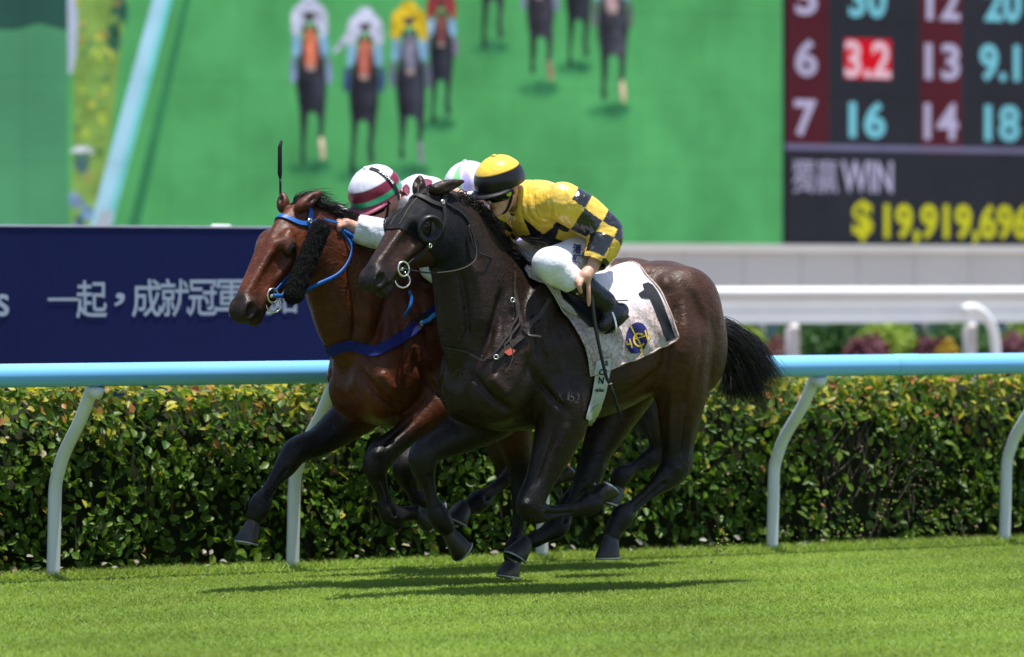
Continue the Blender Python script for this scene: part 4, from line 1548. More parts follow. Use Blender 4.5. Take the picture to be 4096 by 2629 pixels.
    if 'coat_hind' in sp:
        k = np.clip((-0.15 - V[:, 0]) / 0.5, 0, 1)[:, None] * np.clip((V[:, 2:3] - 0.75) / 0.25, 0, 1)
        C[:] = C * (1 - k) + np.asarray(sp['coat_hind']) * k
    paint_head(V, C, M, s, sp['muzzle'], skin)
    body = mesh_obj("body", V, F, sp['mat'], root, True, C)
    bv = bvh_of(V, F)
    cf = V[F].mean(1)
    er = np.zeros(len(F), bool)
    for (b, t) in ear_lines:
        d = t - b
        k = np.clip(((cf - b) @ d) / (d @ d), 0.0, 1)
        er |= np.linalg.norm(cf - b - k[:, None] * d, axis=1) < 0.046
    bv2 = bvh_of(V, F[~er])
    # eyes
    for sd in (1, -1):
        c = O + A @ (np.array([0.236, sd * 0.087, -0.055]) * s)
        mb = MB()
        n1, n2 = 8, 12
        pts = []
        for i in range(n1 + 1):
            for j in range(n2):
                th, ph = math.pi * i / n1, 2 * math.pi * j / n2
                pts.append(c + 0.0265 * s * np.array([math.sin(th) * math.cos(ph), math.sin(th) * math.sin(ph), math.cos(th)]))
        fs = [(i * n2 + j, i * n2 + (j + 1) % n2, (i + 1) * n2 + (j + 1) % n2, (i + 1) * n2 + j) for i in range(n1) for j in range(n2)]
        mb.add(pts, fs).build("eye", EYE, root, True)
    # hooves
    for leg in sp['legs']:
        c, so, t, w = leg['hoof']
        wt = leg.get('solew', w)
        hoof_mesh(P(c[0], c[1], w), P(so[0], so[1], wt), P(t[0], t[1], w if 'toew' not in leg else leg['toew']), root, leg.get('hr', 0.060))
    return dict(root=root, body=body, bvh=bv, bare=bv2, M=M, s=s, P=P, V=V, F=F, fr=fr, ears=ear_lines)
NEAR = Frame(-0.15, 0.0)
near_spec = dict(
    frame=NEAR, lo=(-1.25, -0.50, 0.0), hi=(1.75, 0.55, 2.15), h=0.0075,
    label="dark brown racehorse in a black hood with white saddle cloth numbered 1",
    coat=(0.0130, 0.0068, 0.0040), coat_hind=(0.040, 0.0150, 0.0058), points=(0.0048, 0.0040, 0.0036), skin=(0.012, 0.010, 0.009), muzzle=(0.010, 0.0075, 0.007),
    head_coat=(0.027, 0.0110, 0.0055),
    trunk=[(1074, 790, 930, 0.10, 0), (1090, 735, 968, 0.18, 0), (1118, 690, 996, 0.222, .1), (1165, 645, 1010, 0.245, .35), (1225, 630, 1010, 0.255, .5),
           (1295, 638, 1000, 0.270, .45), (1370, 648, 988, 0.290, .3), (1440, 643, 966, 0.300, .2), (1505, 624, 930, 0.285, .12),
           (1550, 613, 890, 0.265, .1), (1590, 620, 865, 0.245, .1), (1622, 655, 850, 0.20, .1), (1642, 715, 840, 0.12, 0)],
    # x, y, w, radii along / across / up, tilt, blend
    muscles=[(1140, 885, .125, .17, .14, .23, 20, .07),      # shoulder and breast
             (1195, 790, .150, .11, .09, .30, 28, .05),       # shoulder blade
             (1262, 900, .180, .15, .080, .17, 10, .05),       # triceps
             (1555, 715, .150, .22, .13, .19, -25, .06),      # croup
             (1588, 790, .145, .18, .135, .30, -8, .06),     # thigh
             (1618, 790, .105, .09, .10, .24, -14, .05),      # buttock
             (1515, 640, .0, .20, .12, .05, 0, .05)],
    grooves=[(1168, 860, .300, .020, .03, .20, 25, .05), (1106, 745, .225, .022, .03, .20, 35, .05)],
    neck=[(1048, 500, 0, .105), (1072, 560, 0, .140), (1106, 640, 0, .185), (1134, 715, 0, .230), (1155, 790, 0, .262)],
    head=dict(x=1008, y=442, w=0.0, pitch=35, yaw=17, roll=3, s=1.08,
              ears=[(1046, 464, .055, 1090, 424, .075, (.6, .75, -.3)), (986, 452, -.065, 985, 412, -.07, (.9, .5, .1))]),
    legs=[
        dict(black=3, rows=[(1318, 930, .19, .135), (1318, 985, .19, .118), (1295, 1055, .185, .092), (1264, 1130, .18, .066), (1242, 1182, .18, .062),
                     (1256, 1201, .18, .048), (1300, 1200, .175, .039), (1350, 1193, .175, .038), (1384, 1181, .175, .047), (1404, 1164, .175, .040)],
             hoof=((1402, 1167), (1414, 1141), (1444, 1153), .175), solew=.17, hr=.066),
        dict(black=2, rows=[(1190, 930, -.17, .14), (1150, 975, -.18, .120), (1085, 1012, -.18, .094), (1018, 1046, -.18, .068), (992, 1068, -.18, .064),
                     (993, 1100, -.18, .050), (1004, 1140, -.18, .040), (1016, 1180, -.18, .039), (1030, 1214, -.18, .047), (1050, 1243, -.18, .042)],
             hoof=((1054, 1250), (1088, 1283), (1074, 1316), -.18), hr=.061),
        dict(hock=True, knee=5, black=4, rows=[(1580, 800, .16, .19), (1582, 860, .17, .160), (1596, 920, .17, .122), (1590, 990, .165, .088), (1586, 1050, .16, .068), (1583, 1096, .155, .066),
                     (1556, 1125, .155, .050), (1518, 1158, .15, .040), (1478, 1192, .15, .040), (1458, 1212, .15, .049), (1440, 1243, .15, .043), (1433, 1262, .15, .044)],
             extra=[((1630, 950, .16, .045), (1606, 1080, .155, .024), .04), ((1606, 1072, .155, .030), (1604, 1102, .155, .030), .03)],
             hoof=((1432, 1262), (1432, 1306), (1406, 1320), .15), hr=.061),
        dict(hock=True, black=3, rows=[(1490, 860, -.15, .17), (1458, 930, -.17, .130), (1425, 1000, -.165, .095), (1395, 1065, -.16, .066), (1383, 1105, -.155, .064),
                     (1366, 1140, -.15, .048), (1342, 1180, -.15, .040), (1322, 1212, -.15, .040), (1306, 1234, -.15, .050), (1275, 1254, -.15, .043), (1245, 1268, -.15, .045)],
             hoof=((1232, 1274), (1213, 1311), (1182, 1309), -.15), hr=.061),
    ],
)
near_spec['lines'] = [
    ([(1602, 662), (1632, 715), (1646, 785), (1640, 860), (1628, 920)], -.0045, 8), ([(1622, 662), (1650, 730), (1656, 800)], .003, 9),
    ([(1592, 690), (1578, 755), (1562, 830), (1556, 885)], -.008, 11), ([(1560, 664)], .014, 16), ([(1600, 700), (1606, 780), (1596, 850)], .010, 14),
    ([(1612, 880), (1602, 960)], -.008, 6), ([(1613, 970), (1600, 1070)], -.014, 6), ([(1575, 900), (1572, 990), (1572, 1060)], .006, 8), ([(1585, 1098)], .008, 12),
    ([(1182, 672), (1158, 760), (1122, 845)], -.016, 10), ([(1204, 690), (1224, 770), (1240, 850)], .010, 10), ([(1246, 700), (1266, 790), (1272, 850)], -.008, 10),
    ([(1076, 620), (1092, 710), (1098, 800)], -.012, 9), ([(1100, 600), (1128, 690), (1128, 780)], .010, 14), ([(1240, 858), (1288, 925), (1332, 965)], -.013, 8),
    ([(1100, 872), (1150, 930), (1205, 968)], -.014, 9), ([(1150, 880), (1190, 930)], .012, 14), ([(1306, 1000), (1280, 1080), (1258, 1140)], -.008, 5), ([(1330, 990), (1305, 1060)], .007, 9),
    ([(1232, 1182)], .010, 10), ([(1275, 1207), (1350, 1202)], -.008, 4), ([(1545, 1142), (1480, 1200)], -.008, 4), ([(1340, 880), (1352, 930)], -.010, 8),
    ([(1400, 900), (1470, 890), (1540, 850)], .008, 18), ([(1540, 870), (1500, 905), (1450, 935)], -.010, 9)]
_r = np.random.default_rng(8)
for _i in range(9):
    _x, _y = 1100 + 26 * _i, 760 + 30 * math.sin(_i * 1.7)
    near_spec['lines'].append(([(_x, _y), (_x + _r.normal(0, 8), _y + 50), (_x + _r.normal(6, 8), _y + 100)], float(_r.choice([-.004, .005])), 7))
near_spec['mat'] = coat_material("dark_bay_coat", 0.40, (1.9, 1.55, 1.25), 0.24)
near = horse(near_spec)
BAY = Frame(0.45, 0.85)
bay_spec = dict(
    frame=BAY, lo=(-1.25, -0.50, 0.0), hi=(1.75, 0.55, 2.15), h=0.0085,
    label="bright bay racehorse with blue bridle and a black sheepskin cheek roll",
    coat=(0.086, 0.0225, 0.0072), points=(0.0052, 0.0042, 0.0038), skin=(0.035, 0.016, 0.012), muzzle=(0.020, 0.012, 0.010),
    trunk=[(810, 790, 920, 0.10, 0), (826, 735, 955, 0.18, 0), (855, 684, 985, 0.222, .1), (900, 635, 1000, 0.245, .35), (960, 618, 1000, 0.255, .5),
           (1030, 628, 992, 0.270, .45), (1105, 638, 980, 0.290, .3), (1175, 634, 960, 0.300, .2), (1238, 616, 925, 0.285, .12),
           (1282, 606, 886, 0.265, .1), (1322, 613, 860, 0.245, .1), (1352, 648, 846, 0.20, .1), (1372, 706, 836, 0.12, 0)],
    muscles=[(876, 880, .125, .17, .14, .23, 20, .07), (932, 785, .150, .11, .09, .30, 28, .05), (998, 892, .180, .15, .080, .17, 10, .05),
             (1288, 705, .150, .22, .13, .19, -25, .06), (1320, 780, .145, .18, .135, .30, -8, .06), (1350, 780, .105, .09, .10, .24, -14, .05)],
    grooves=[(905, 850, .300, .020, .03, .20, 25, .05), (842, 730, .225, .022, .03, .20, 35, .05)],
    neck=[(738, 530, 0, .105), (756, 572, 0, .135), (792, 632, 0, .175), (830, 700, 0, .215), (868, 765, 0, .25)],
    head=dict(x=690, y=480, w=0.0, pitch=43, yaw=17, roll=2, s=1.12,
              ears=[(716, 492, .055, 755, 447, .075, (.6, .75, -.3)), (668, 490, -.065, 664, 452, -.07, (.9, .5, .1))]),
    legs=[
        dict(black=3, rows=[(1040, 900, .18, .135), (1035, 950, .19, .112), (992, 985, .19, .078), (940, 1026, .185, .058), (892, 1066, .18, .066),
                     (880, 1105, .18, .052), (898, 1160, .18, .040), (916, 1208, .18, .048), (950, 1204, .175, .040), (980, 1202, .175, .040)],
             hoof=((978, 1204), (1004, 1236), (1030, 1252), .175), hr=.06),
        dict(black=2, rows=[(880, 900, -.17, .14), (850, 955, -.18, .112), (795, 1000, -.18, .086), (746, 1036, -.18, .066), (696, 1056, -.18, .060),
                     (670, 1092, -.18, .048), (642, 1128, -.18, .041), (622, 1160, -.18, .041), (609, 1186, -.18, .049), (598, 1214, -.18, .043)],
             hoof=((592, 1232), (584, 1273), (552, 1284), -.18), hr=.06),
        dict(hock=True, black=3, rows=[(1260, 830, .16, .18), (1215, 910, .17, .140), (1200, 1000, .165, .095), (1215, 1065, .16, .068), (1228, 1110, .155, .064),
                     (1224, 1160, .155, .048), (1216, 1220, .15, .040), (1210, 1265, .15, .040), (1206, 1290, .15, .049), (1202, 1315, .15, .044)],
             hoof=((1204, 1312), (1198, 1352), (1172, 1354), .15), hr=.06),
        dict(hock=True, black=3, rows=[(1300, 850, -.15, .17), (1300, 930, -.16, .130), (1280, 1010, -.16, .095), (1252, 1060, -.155, .066), (1225, 1090, -.155, .060),
                     (1185, 1125, -.15, .043), (1150, 1152, -.15, .040), (1122, 1176, -.15, .049), (1102, 1188, -.15, .044), (1090, 1195, -.15, .045)],
             hoof=((1088, 1190), (1073, 1228), (1042, 1226), -.15), hr=.068),
    ],
)
bay_spec['lines'] = [([(788 + (x - 1050) * .985, y - 9) for x, y in pts], a, s) for pts, a, s in near_spec['lines'] if pts[0][0] < 1260 and pts[0][1] < 980]
bay_spec['lines'] += [([(985, 970), (930, 1020), (900, 1050)], -.009, 5), ([(884, 1064)], .010, 10), ([(895, 1120), (915, 1185)], -.007, 4)]
bay_spec['mat'] = coat_material("bright_bay_coat", 0.39, (0.60, 0.52, 0.50), 0.22)
bay = horse(bay_spec)

THIRD = Frame(-1.05, 1.62)
_dx, _dy = -52, -6
third_spec = dict(
    frame=THIRD, lo=(-1.25, -0.50, 0.0), hi=(1.75, 0.55, 2.15), h=0.012,
    label="dark racehorse on the rail almost hidden behind the two nearer horses",
    coat=(0.040, 0.018, 0.011), points=(0.0052, 0.0042, 0.0038), skin=(0.012, 0.010, 0.009), muzzle=(0.016, 0.012, 0.011),
    trunk=[(1050 + (x - 1050) * .955 + _dx, y0 + _dy, y1 - 18, hw, nr) for (x, y0, y1, hw, nr) in near_spec['trunk']],
    muscles=[(1050 + (m[0] - 1050) * .955 + _dx, m[1] - 10, *m[2:]) for m in near_spec['muscles']],
    neck=[(990, 600, 0, .105), (1000, 640, 0, .135), (1020, 690, 0, .17), (1050, 740, 0, .215), (1090, 790, 0, .25)],
    head=dict(x=962, y=596, w=0.0, pitch=32, yaw=0, roll=0, s=0.95, ears=[(985, 596, .05, 1005, 585, .06, (-.2, .9, .3)), (970, 592, -.05, 990, 582, -.06, (-.2, .9, .3))]),
    legs=[
        dict(black=3, rows=[(1130, 920, .17, .13), (1100, 975, .18, .112), (1040, 1020, .18, .088), (975, 1068, .18, .062), (951, 1094, .18, .060),
                     (955, 1122, .18, .046), (966, 1150, .18, .038), (980, 1172, .18, .044), (1000, 1180, .18, .038)],
             hoof=((1000, 1180), (1030, 1186), (1040, 1206), .18)),
        dict(black=3, rows=[(1150, 920, -.17, .13), (1170, 980, -.18, .112), (1180, 1040, -.18, .088), (1190, 1090, -.18, .062), (1195, 1120, -.18, .058),
                     (1225, 1130, -.18, .044), (1260, 1135, -.18, .038), (1290, 1130, -.18, .044), (1310, 1120, -.18, .038)],
             hoof=((1310, 1120), (1325, 1100), (1345, 1110), -.18)),
        dict(hock=True, black=3, rows=[(1500, 800, .16, .17), (1505, 880, .17, .135), (1530, 960, .165, .095), (1548, 1020, .16, .066), (1552, 1055, .155, .060),
                     (1520, 1078, .155, .046), (1485, 1098, .15, .038), (1455, 1116, .15, .046), (1448, 1142, .15, .040)],
             hoof=((1446, 1146), (1436, 1184), (1412, 1190), .15)),
        dict(hock=True, black=3, rows=[(1480, 800, -.15, .17), (1450, 900, -.17, .130), (1420, 990, -.165, .095), (1400, 1050, -.16, .066), (1388, 1085, -.155, .060),
                     (1370, 1120, -.15, .046), (1350, 1150, -.15, .038), (1336, 1176, -.15, .046), (1320, 1200, -.15, .040)],
             hoof=((1318, 1204), (1306, 1236), (1280, 1236), -.15)),
    ],
)
third_spec['mat'] = coat_material("brown_coat", 0.46, (1.5, 1.4, 1.3))
third = horse(third_spec)
# ------------------------------------------------------------------ jockeys
SKIN = Mat("skin")
SKIN.set(rough=0.5, spec=0.4, sss=0.15)
SKIN.bsdf.inputs["Subsurface Radius"].default_value = (0.02, 0.008, 0.004)
SKIN.base(SKIN.mix(1.0, SKIN.attr("Col"), SKIN.ramp(SKIN.noise(40, 3), [(0.3, 0.88), (0.7, 1.08)]), 'MULTIPLY'))
SKIN.bump(SKIN.noise(70, 3), 0.12, 0.004)
SKIN = SKIN.m


def satin(name, rough=0.27, bump=0.85, folds=9.0, spec=0.8, sheen=0.0):
    m = Mat(name)
    m.set(rough=rough, spec=spec, sheen=sheen, sheen_rough=0.35, aniso=0.4)
    col = m.attr("Col")
    m.base(m.mix(1.0, col, m.ramp(m.noise(12, 3), [(0.3, 0.90), (0.7, 1.06)]), 'MULTIPLY'))
    w = m.noise(folds, 2, 0.45, stretch=(1.0, 0.6, 0.45))
    w.node.inputs['Distortion'].default_value = 1.6
    w2 = m.noise(folds * 2.6, 2, 0.5, stretch=(0.5, 1, 1.2))
    a = m.n("ShaderNodeMath", operation='MULTIPLY_ADD')
    m.l(w2, a.inputs[0]); a.inputs[1].default_value = 0.3; m.l(w, a.inputs[2])
    m.bump(a.outputs[0], bump, 0.03)
    return m.m


SILK = satin("racing_silk")
CAPSILK = satin("cap_silk", 0.32, 0.22, 9.0, 0.3)
BREECH = satin("white_breeches_cloth", 0.62, 0.25, 20.0, 0.3, 0.1)
BOOT = Mat("boot_leather")
BOOT.set(rough=0.22, spec=0.4, coat=0.0)
BOOT.base(BOOT.ramp(BOOT.noise(12, 3), [(0.3, (0.004, 0.004, 0.005)), (0.75, (0.012, 0.012, 0.015))]))
BOOT.bump(BOOT.noise(30, 3, stretch=(1, 1, 2.5)), 0.35, 0.012)
BOOT = BOOT.m
LEATHER = plain("black_leather", (0.009, 0.008, 0.0075), 0.6, 0.4, 60, spec=0.3)
BLACKCLOTH = plain("black_cloth", (0.012, 0.012, 0.014), 0.75, 0.3, 40)
LENSE = plain("goggle_lens", (0.004, 0.004, 0.004), 0.12, 0.2, 10, spec=0.2)
METAL = plain("bright_steel", (0.62, 0.60, 0.54), 0.25, 0.2, 40, metal=0.9)


def folds(V, F, amp, seed, freq=26.0):
    """Cloth folds: pushes the surface along its normals by wandering ridges."""
    N = np.zeros_like(V)
    nf = np.cross(V[F[:, 2]] - V[F[:, 0]], V[F[:, 3]] - V[F[:, 1]])
    for i in range(4):
        for ax in range(3):
            N[:, ax] += np.bincount(F[:, i], nf[:, ax], len(V))
    N /= np.linalg.norm(N, axis=1)[:, None] + 1e-12
    r = np.random.default_rng(seed)
    d = np.zeros(len(V))
    for k in range(5):
        a = r.normal(0, 1, 3); a /= np.linalg.norm(a)
        b = r.normal(0, 1, 3)
        ph = r.uniform(0, 6)
        d += np.sin(freq * (0.7 + 0.35 * k) * (V @ a) + 2.2 * np.sin(7 * (V @ b) + ph) + ph) / (1.2 + 0.5 * k)
    return V + N * (amp * np.clip(d, -1.2, 2.2))[:, None]


def jockey(sp):
    fr = sp['frame']; P = fr.p
    root = empty("person", fr.loc, ROT_Z)
    tag(root, sp['label'], "person", "jockeys crouched over their horses")
    J = {k: P(*v) for k, v in sp['j'].items()}
    allp = np.array(list(J.values()))
    lo, hi = allp.min(0) - 0.22, allp.max(0) + 0.22
    skin = np.array(sp.get('skin', (0.52, 0.28, 0.20)))
    # head frame
    be, de, ro = rad(sp['head']['pitch']), rad(sp['head']['yaw']), rad(sp['head'].get('roll', 0))
    A = rot_axes((math.cos(be) * math.cos(de), math.cos(be) * math.sin(de), -math.sin(be)))
    A = A @ np.array([[1, 0, 0], [0, math.cos(ro), -math.sin(ro)], [0, math.sin(ro), math.cos(ro)]])
    O = J['head']
    M = (O, A)

    q_ = sp.get('grid', 1.0)
    f = Field(lo, hi, 0.006 * q_)
    f.chain([(*J['pelvis'], .125), (*((J['pelvis'] * .5 + J['neck'] * .5) + [0, 0, .03]), .12), (*(J['pelvis'] * .2 + J['neck'] * .8), .125)], 0.05, skin, sq=1.15)
    f.cone(J['shl'], J['shr'], .06, .06, .06, skin)
    f.cone(J['neck'], O + A @ np.array([-.025, 0, -.06]), .055, .050, .03, skin)
    f.ball((0, 0, .015), (.098, .076, .105), .02, skin, M=M)
    f.ball((.030, 0, -.060), (.066, .058, .070), .03, skin, M=M)
    f.cone((.03, .03, -.098), (.078, 0, -.112), .022, .020, .02, skin, M=M)
    f.cone((.03, -.03, -.098), (.078, 0, -.112), .022, .020, .02, skin, M=M)
    f.cone((.092, 0, -.008), (.112, 0, -.048), .009, .013, .012, skin, M=M)
    f.ball((.095, 0, -.076), (.014, .024, .008), .006, skin * [0.8, 0.55, 0.5], M=M)
    f.ball((.098, 0, -.090), (.012, .020, .008), .006, skin * [0.8, 0.55, 0.5], M=M)
    f.cone((.104, -.022, -.083), (.104, .022, -.083), .003, .003, .004, skin * 0.3, M=M, cut=True)
    for s in (1, -1):
        f.ball((-.005, s * .076, -.018), (.020, .011, .032), .010, skin * [0.95, .8, .75], M=M)
        f.ball((.066, s * .036, -.040), (.022, .018, .018), .02, skin * [1, .9, .85], M=M)
    for s in 'lr':
        f.chain([(*J['sh' + s], .062), (*(J['sh' + s] * .5 + J['el' + s] * .5), .052), (*J['el' + s], .043), (*(J['el' + s] * .6 + J['wr' + s] * .4), .042), (*J['wr' + s], .028)], .02, skin)
        f.chain([(*J['hip' + s], .09), (*(J['hip' + s] * .5 + J['kn' + s] * .5), .062), (*J['kn' + s], .044), (*(J['kn' + s] * .6 + J['an' + s] * .4), .042), (*J['an' + s], .036)], .03, skin)
        f.chain([(*J['he' + s], .034), (*J['to' + s], .026)], .02, skin, sub=1)
        h = sp['hand' + s]
        f.cone(J['wr' + s], P(*h['palm'][:3]), .027, h['palm'][3], .018, skin)
        for fg in h['fingers']:
            f.chain([(*P(*q[:3]), q[3]) for q in fg], .007, skin * [1.0, .93, .9], sub=3)
    V, F, C = f.mesh(1)
    mesh_obj("body", V, F, SKIN, root, True, C)

    # jacket
    c0 = np.array(sp['jacket'])
    f = Field(lo, hi, 0.0055 * q_)
    mid = J['pelvis'] * .5 + J['neck'] * .5
    f.chain([(*(J['pelvis'] * .95 + J['neck'] * .05), .135), (*(mid + sp.get('belly', np.array([0, 0, -.01]))), .136), (*(J['pelvis'] * .18 + J['neck'] * .82), .138)], .05, c0, sq=1.2)
    f.cone(J['shl'], J['shr'], .088, .088, .07, c0)
    f.cone(J['neck'] * .8 + J['pelvis'] * .2, J['neck'], .10, .066, .04, c0)
    for s in 'lr':
        a, b, c = J['sh' + s], J['el' + s], J['wr' + s]
        cu = b + (c - b) * sp.get('cuff', 0.9)
        f.chain([(*a, .090), (*(a * .5 + b * .5), .086), (*b, .072), (*(b * .55 + cu * .45), .068), (*(b * .12 + cu * .88), .052), (*cu, .038)], .03, c0, sub=4)
    V, F, C = f.mesh(1)
    nape = O + A @ np.array([-.03, 0, -.09])
    ax = (nape - J['neck']) / np.linalg.norm(nape - J['neck'])
    V = folds(V, F, 0.0075, sp['seed'], 19)
    # open at neck and cuffs
    ctr = V[F].mean(1)
    keep = np.ones(len(F), bool)
    for s in 'lr':
        b, c = J['el' + s], J['wr' + s]
        d = (c - b) / np.linalg.norm(c - b)
        cu = b + (c - b) * sp.get('cuff', 0.9)
        keep &= ~(((ctr - cu) @ d > 0.004) & (np.linalg.norm(ctr - cu, axis=1) < 0.08))
    keep &= ~(((ctr - J['neck']) @ ax > 0.062) & (np.linalg.norm(ctr - J['neck'], axis=1) < 0.12))
    C = np.tile(c0, (len(V), 1))
    sp['paint'](V, C, J, fr)
    F2 = F[keep]
    ids, inv = np.unique(F2, return_inverse=True)
    jk = mesh_obj("silk_jacket", V[ids], inv.reshape(-1, 4), SILK, root, True, C[ids])
    # collar
    mb = MB()
    a1 = np.cross(ax, [0, 1, 0]); a1 /= np.linalg.norm(a1)
    b1 = np.cross(ax, a1)
    nc = 20
    rows = [(.005, .072), (.062, .060), (.066, .064), (.008, .080)]
    vs = [J['neck'] + ax * h + r * (math.cos(2 * math.pi * i / nc) * a1 + math.sin(2 * math.pi * i / nc) * b1) for (h, r) in rows for i in range(nc)]
    mb.add(vs, [(j * nc + i, j * nc + (i + 1) % nc, (j + 1) % 4 * nc + (i + 1) % nc, (j + 1) % 4 * nc + i) for j in range(4) for i in range(nc)])
    col = mb.build("collar", sp['collar_mat'], root, True)

    # breeches
    f = Field(lo, hi, 0.0065 * q_)
    w0 = np.array((0.64, 0.64, 0.69))
    f.chain([(*(J['pelvis'] * 1.0), .138), (*(J['pelvis'] * .9 + J['neck'] * .1), .132)], .05, w0, sub=1, sq=1.2)
    for s in 'lr':
        h, k, a = J['hip' + s], J['kn' + s], J['an' + s]
        f.chain([(*h, .102), (*(h * .5 + k * .5), .078), (*(k * .85 + h * .15), .064), (*k, .060), (*(k * .8 + a * .2), .059), (*(k * .52 + a * .48), .054)], .04, w0, sub=3)
    V, F, C = f.mesh(1)
    V = folds(V, F, 0.0048, sp['seed'] + 5, 34)
    C[:] = w0
    br = mesh_obj("breeches", V, F, BREECH, root, True, C)
    brv = bvh_of(V, F)
    # boots
    for s in 'lr':
        k, a, he, to = J['kn' + s], J['an' + s], J['he' + s], J['to' + s]
        top = k * .55 + a * .45
        b3 = np.array([top, a, he, to])
        f = Field(b3.min(0) - .12, b3.max(0) + .12, 0.0055)
        f.chain([(*top, .070), (*(top * .5 + a * .5), .063), (*a, .052)], .02, (0, 0, 0))
        f.chain([(*he, .040), (*(he * .55 + to * .45), .044), (*to, .032)], .03, (0, 0, 0), sub=3, sq=0.95)
        f.cone(a, he * .6 + to * .4, .050, .044, .03, (0, 0, 0))
        V, F, C = f.mesh(1)
        V = folds(V, F, 0.002, sp['seed'] + 9, 40)
        bo = mesh_obj("boot", V, F, BOOT, root, True)
        d = (he - to) / np.linalg.norm(he - to)
        # sole
        up = a - (he + to) / 2
        up = up - d * (up @ d); up /= np.linalg.norm(up)
        sd = np.cross(d, up)
        vs = []
        for t, wd in ((-.03, .020), (.15, .040), (.5, .042), (.85, .034), (1.02, .030), (1.05, .012)):
            p = to + (he - to) * t
            for q in (-1, 1):
                vs.append(p + sd * wd * q - up * .036)
                vs.append(p + sd * wd * q - up * .046)
        fs = []
        for i in range(5):
            o = i * 4
            fs += [(o, o + 2, o + 6, o + 4), (o + 1, o + 5, o + 7, o + 3), (o, o + 4, o + 5, o + 1), (o + 2, o + 3, o + 7, o + 6)]
        MB().add(vs, fs).build("sole", LEATHER, bo)

    # helmet under its silk cover
    H = sp['helmet']
    rx, ry, rz = H.get('r', (.142, .122, .128))
    n1, n2 = 26, 56
    hv, hc = [], []
    for i in range(n1 + 1):
        la = rad(-12 + 102 * i / n1)
        for j in range(n2):
            lo_ = 2 * math.pi * j / n2
            q = np.array([rx * math.cos(la) * math.cos(lo_), ry * math.cos(la) * math.sin(lo_), .030 + rz * math.sin(la)])
            q *= 1 + 0.006 * math.sin(lo_ * 6 + la * 3) * math.cos(la) + 0.004 * math.sin(lo_ * 17 + la * 5)
            hv.append(O + A @ q)
            hc.append(H['paint'](math.degrees(la), math.degrees(lo_), q))
    hf = np.array([(i * n2 + j, i * n2 + (j + 1) % n2, (i + 1) * n2 + (j + 1) % n2, (i + 1) * n2 + j) for i in range(n1) for j in range(n2)])
    he = mesh_obj("helmet", hv, hf, H.get('mat', CAPSILK), root, True, np.array(hc))
    MB().tube([O + A @ np.array([0, 0, .028 + rz - .004]), O + A @ np.array([0, 0, .028 + rz + .010])], [.016, .011], 10).build("button", H['button'], he, True)
    # peak
    pv, pf = [], []
    m = 17
    for j in range(m):
        t = -68 + 136 * j / (m - 1)
        c, s = math.cos(rad(t)), math.sin(rad(t))
        reach = 0.052 * math.cos(rad(t * 1.25)) if abs(t) < 70 else 0.004
        z0 = .028 + rz * math.sin(rad(-10))
        e = math.cos(rad(-10))
        for (k, dz) in ((0.0, 0.006), (1.0, -0.010), (1.0, -0.015), (0.0, -0.004)):
            pv.append(O + A @ np.array([(rx * e + reach * k) * c, (ry * e + reach * k * .8) * s, z0 + dz]))
    for j in range(m - 1):
        for k in range(4):
            pf.append((j * 4 + k, j * 4 + (k + 1) % 4, (j + 1) * 4 + (k + 1) % 4, (j + 1) * 4 + k))
    mesh_obj("peak", pv, pf, H['peak'], he, True)
    # goggles and strap
    gv, gf = [], []
    m, q4 = 25, 7
    for j in range(m):
        t = -92 + 184 * j / (m - 1)
        c, s = math.cos(rad(t)), math.sin(rad(t))
        for k in range(q4):
            z = .000 - .054 * k / (q4 - 1)
            puff = 0.014 * math.sin(math.pi * k / (q4 - 1)) * max(0.15, math.cos(rad(t)))
            narrow = 1.0 if abs(t) < 62 else 0.45
            zz = -.026 + (z + .026) * narrow
            gv.append(O + A @ np.array([(.103 + puff) * c + .004, (.083 + puff * .6) * s, zz]))
    for j in range(m - 1):
        for k in range(q4 - 1):
            gf.append((j * q4 + k, (j + 1) * q4 + k, (j + 1) * q4 + k + 1, j * q4 + k + 1))
    go = mesh_obj("goggles", gv, gf, LENSE, root, True)
    for s in (1, -1):
        strap_pts = [O + A @ np.array(q) for q in ((.02, s * .080, -.03), (.035, s * .068, -.075), (.055, s * .038, -.118), (.066, 0, -.128))]
        MB().tube(catmull(strap_pts, 4), 0.007, 6).build("chin_strap", BLACKCLOTH, he, True)
    return dict(root=root, J=J, M=M, jacket=jk, goggles=go, helmet=he, breeches_bvh=brv, fr=fr)


def on_sleeve(V, J, s):
    """Along-arm metres and turn round the arm for points near a sleeve; far points get -1."""
    a, b, c = J['sh' + s], J['el' + s], J['wr' + s]
    best = np.full(len(V), 9.0); al = np.full(len(V), -1.0); an = np.zeros(len(V))
    base = 0.0
    for p, q in ((a, b), (b, c)):
        d = q - p; L = np.linalg.norm(d); d = d / L
        t = np.clip((V - p) @ d, 0, L)
        w = V - p - t[:, None] * d
        dist = np.linalg.norm(w, axis=1)
        e = np.cross(d, [0.3, 1, 0]); e /= np.linalg.norm(e)
        g = np.cross(d, e)
        m = dist < best
        best[m] = dist[m]; al[m] = base + t[m]; an[m] = np.arctan2(w[m] @ g, w[m] @ e)
        base += L
    al[best > 0.125] = -1
    return al, an


YELLOW, BLACK = np.array((0.74, 0.47, 0.055)), np.array((0.010, 0.009, 0.010))
STAR = [(1226, 511), (1273, 549), (1317, 519), (1302, 559), (1322, 566), (1278, 582), (1252, 575), (1214, 553), (1243, 551)]


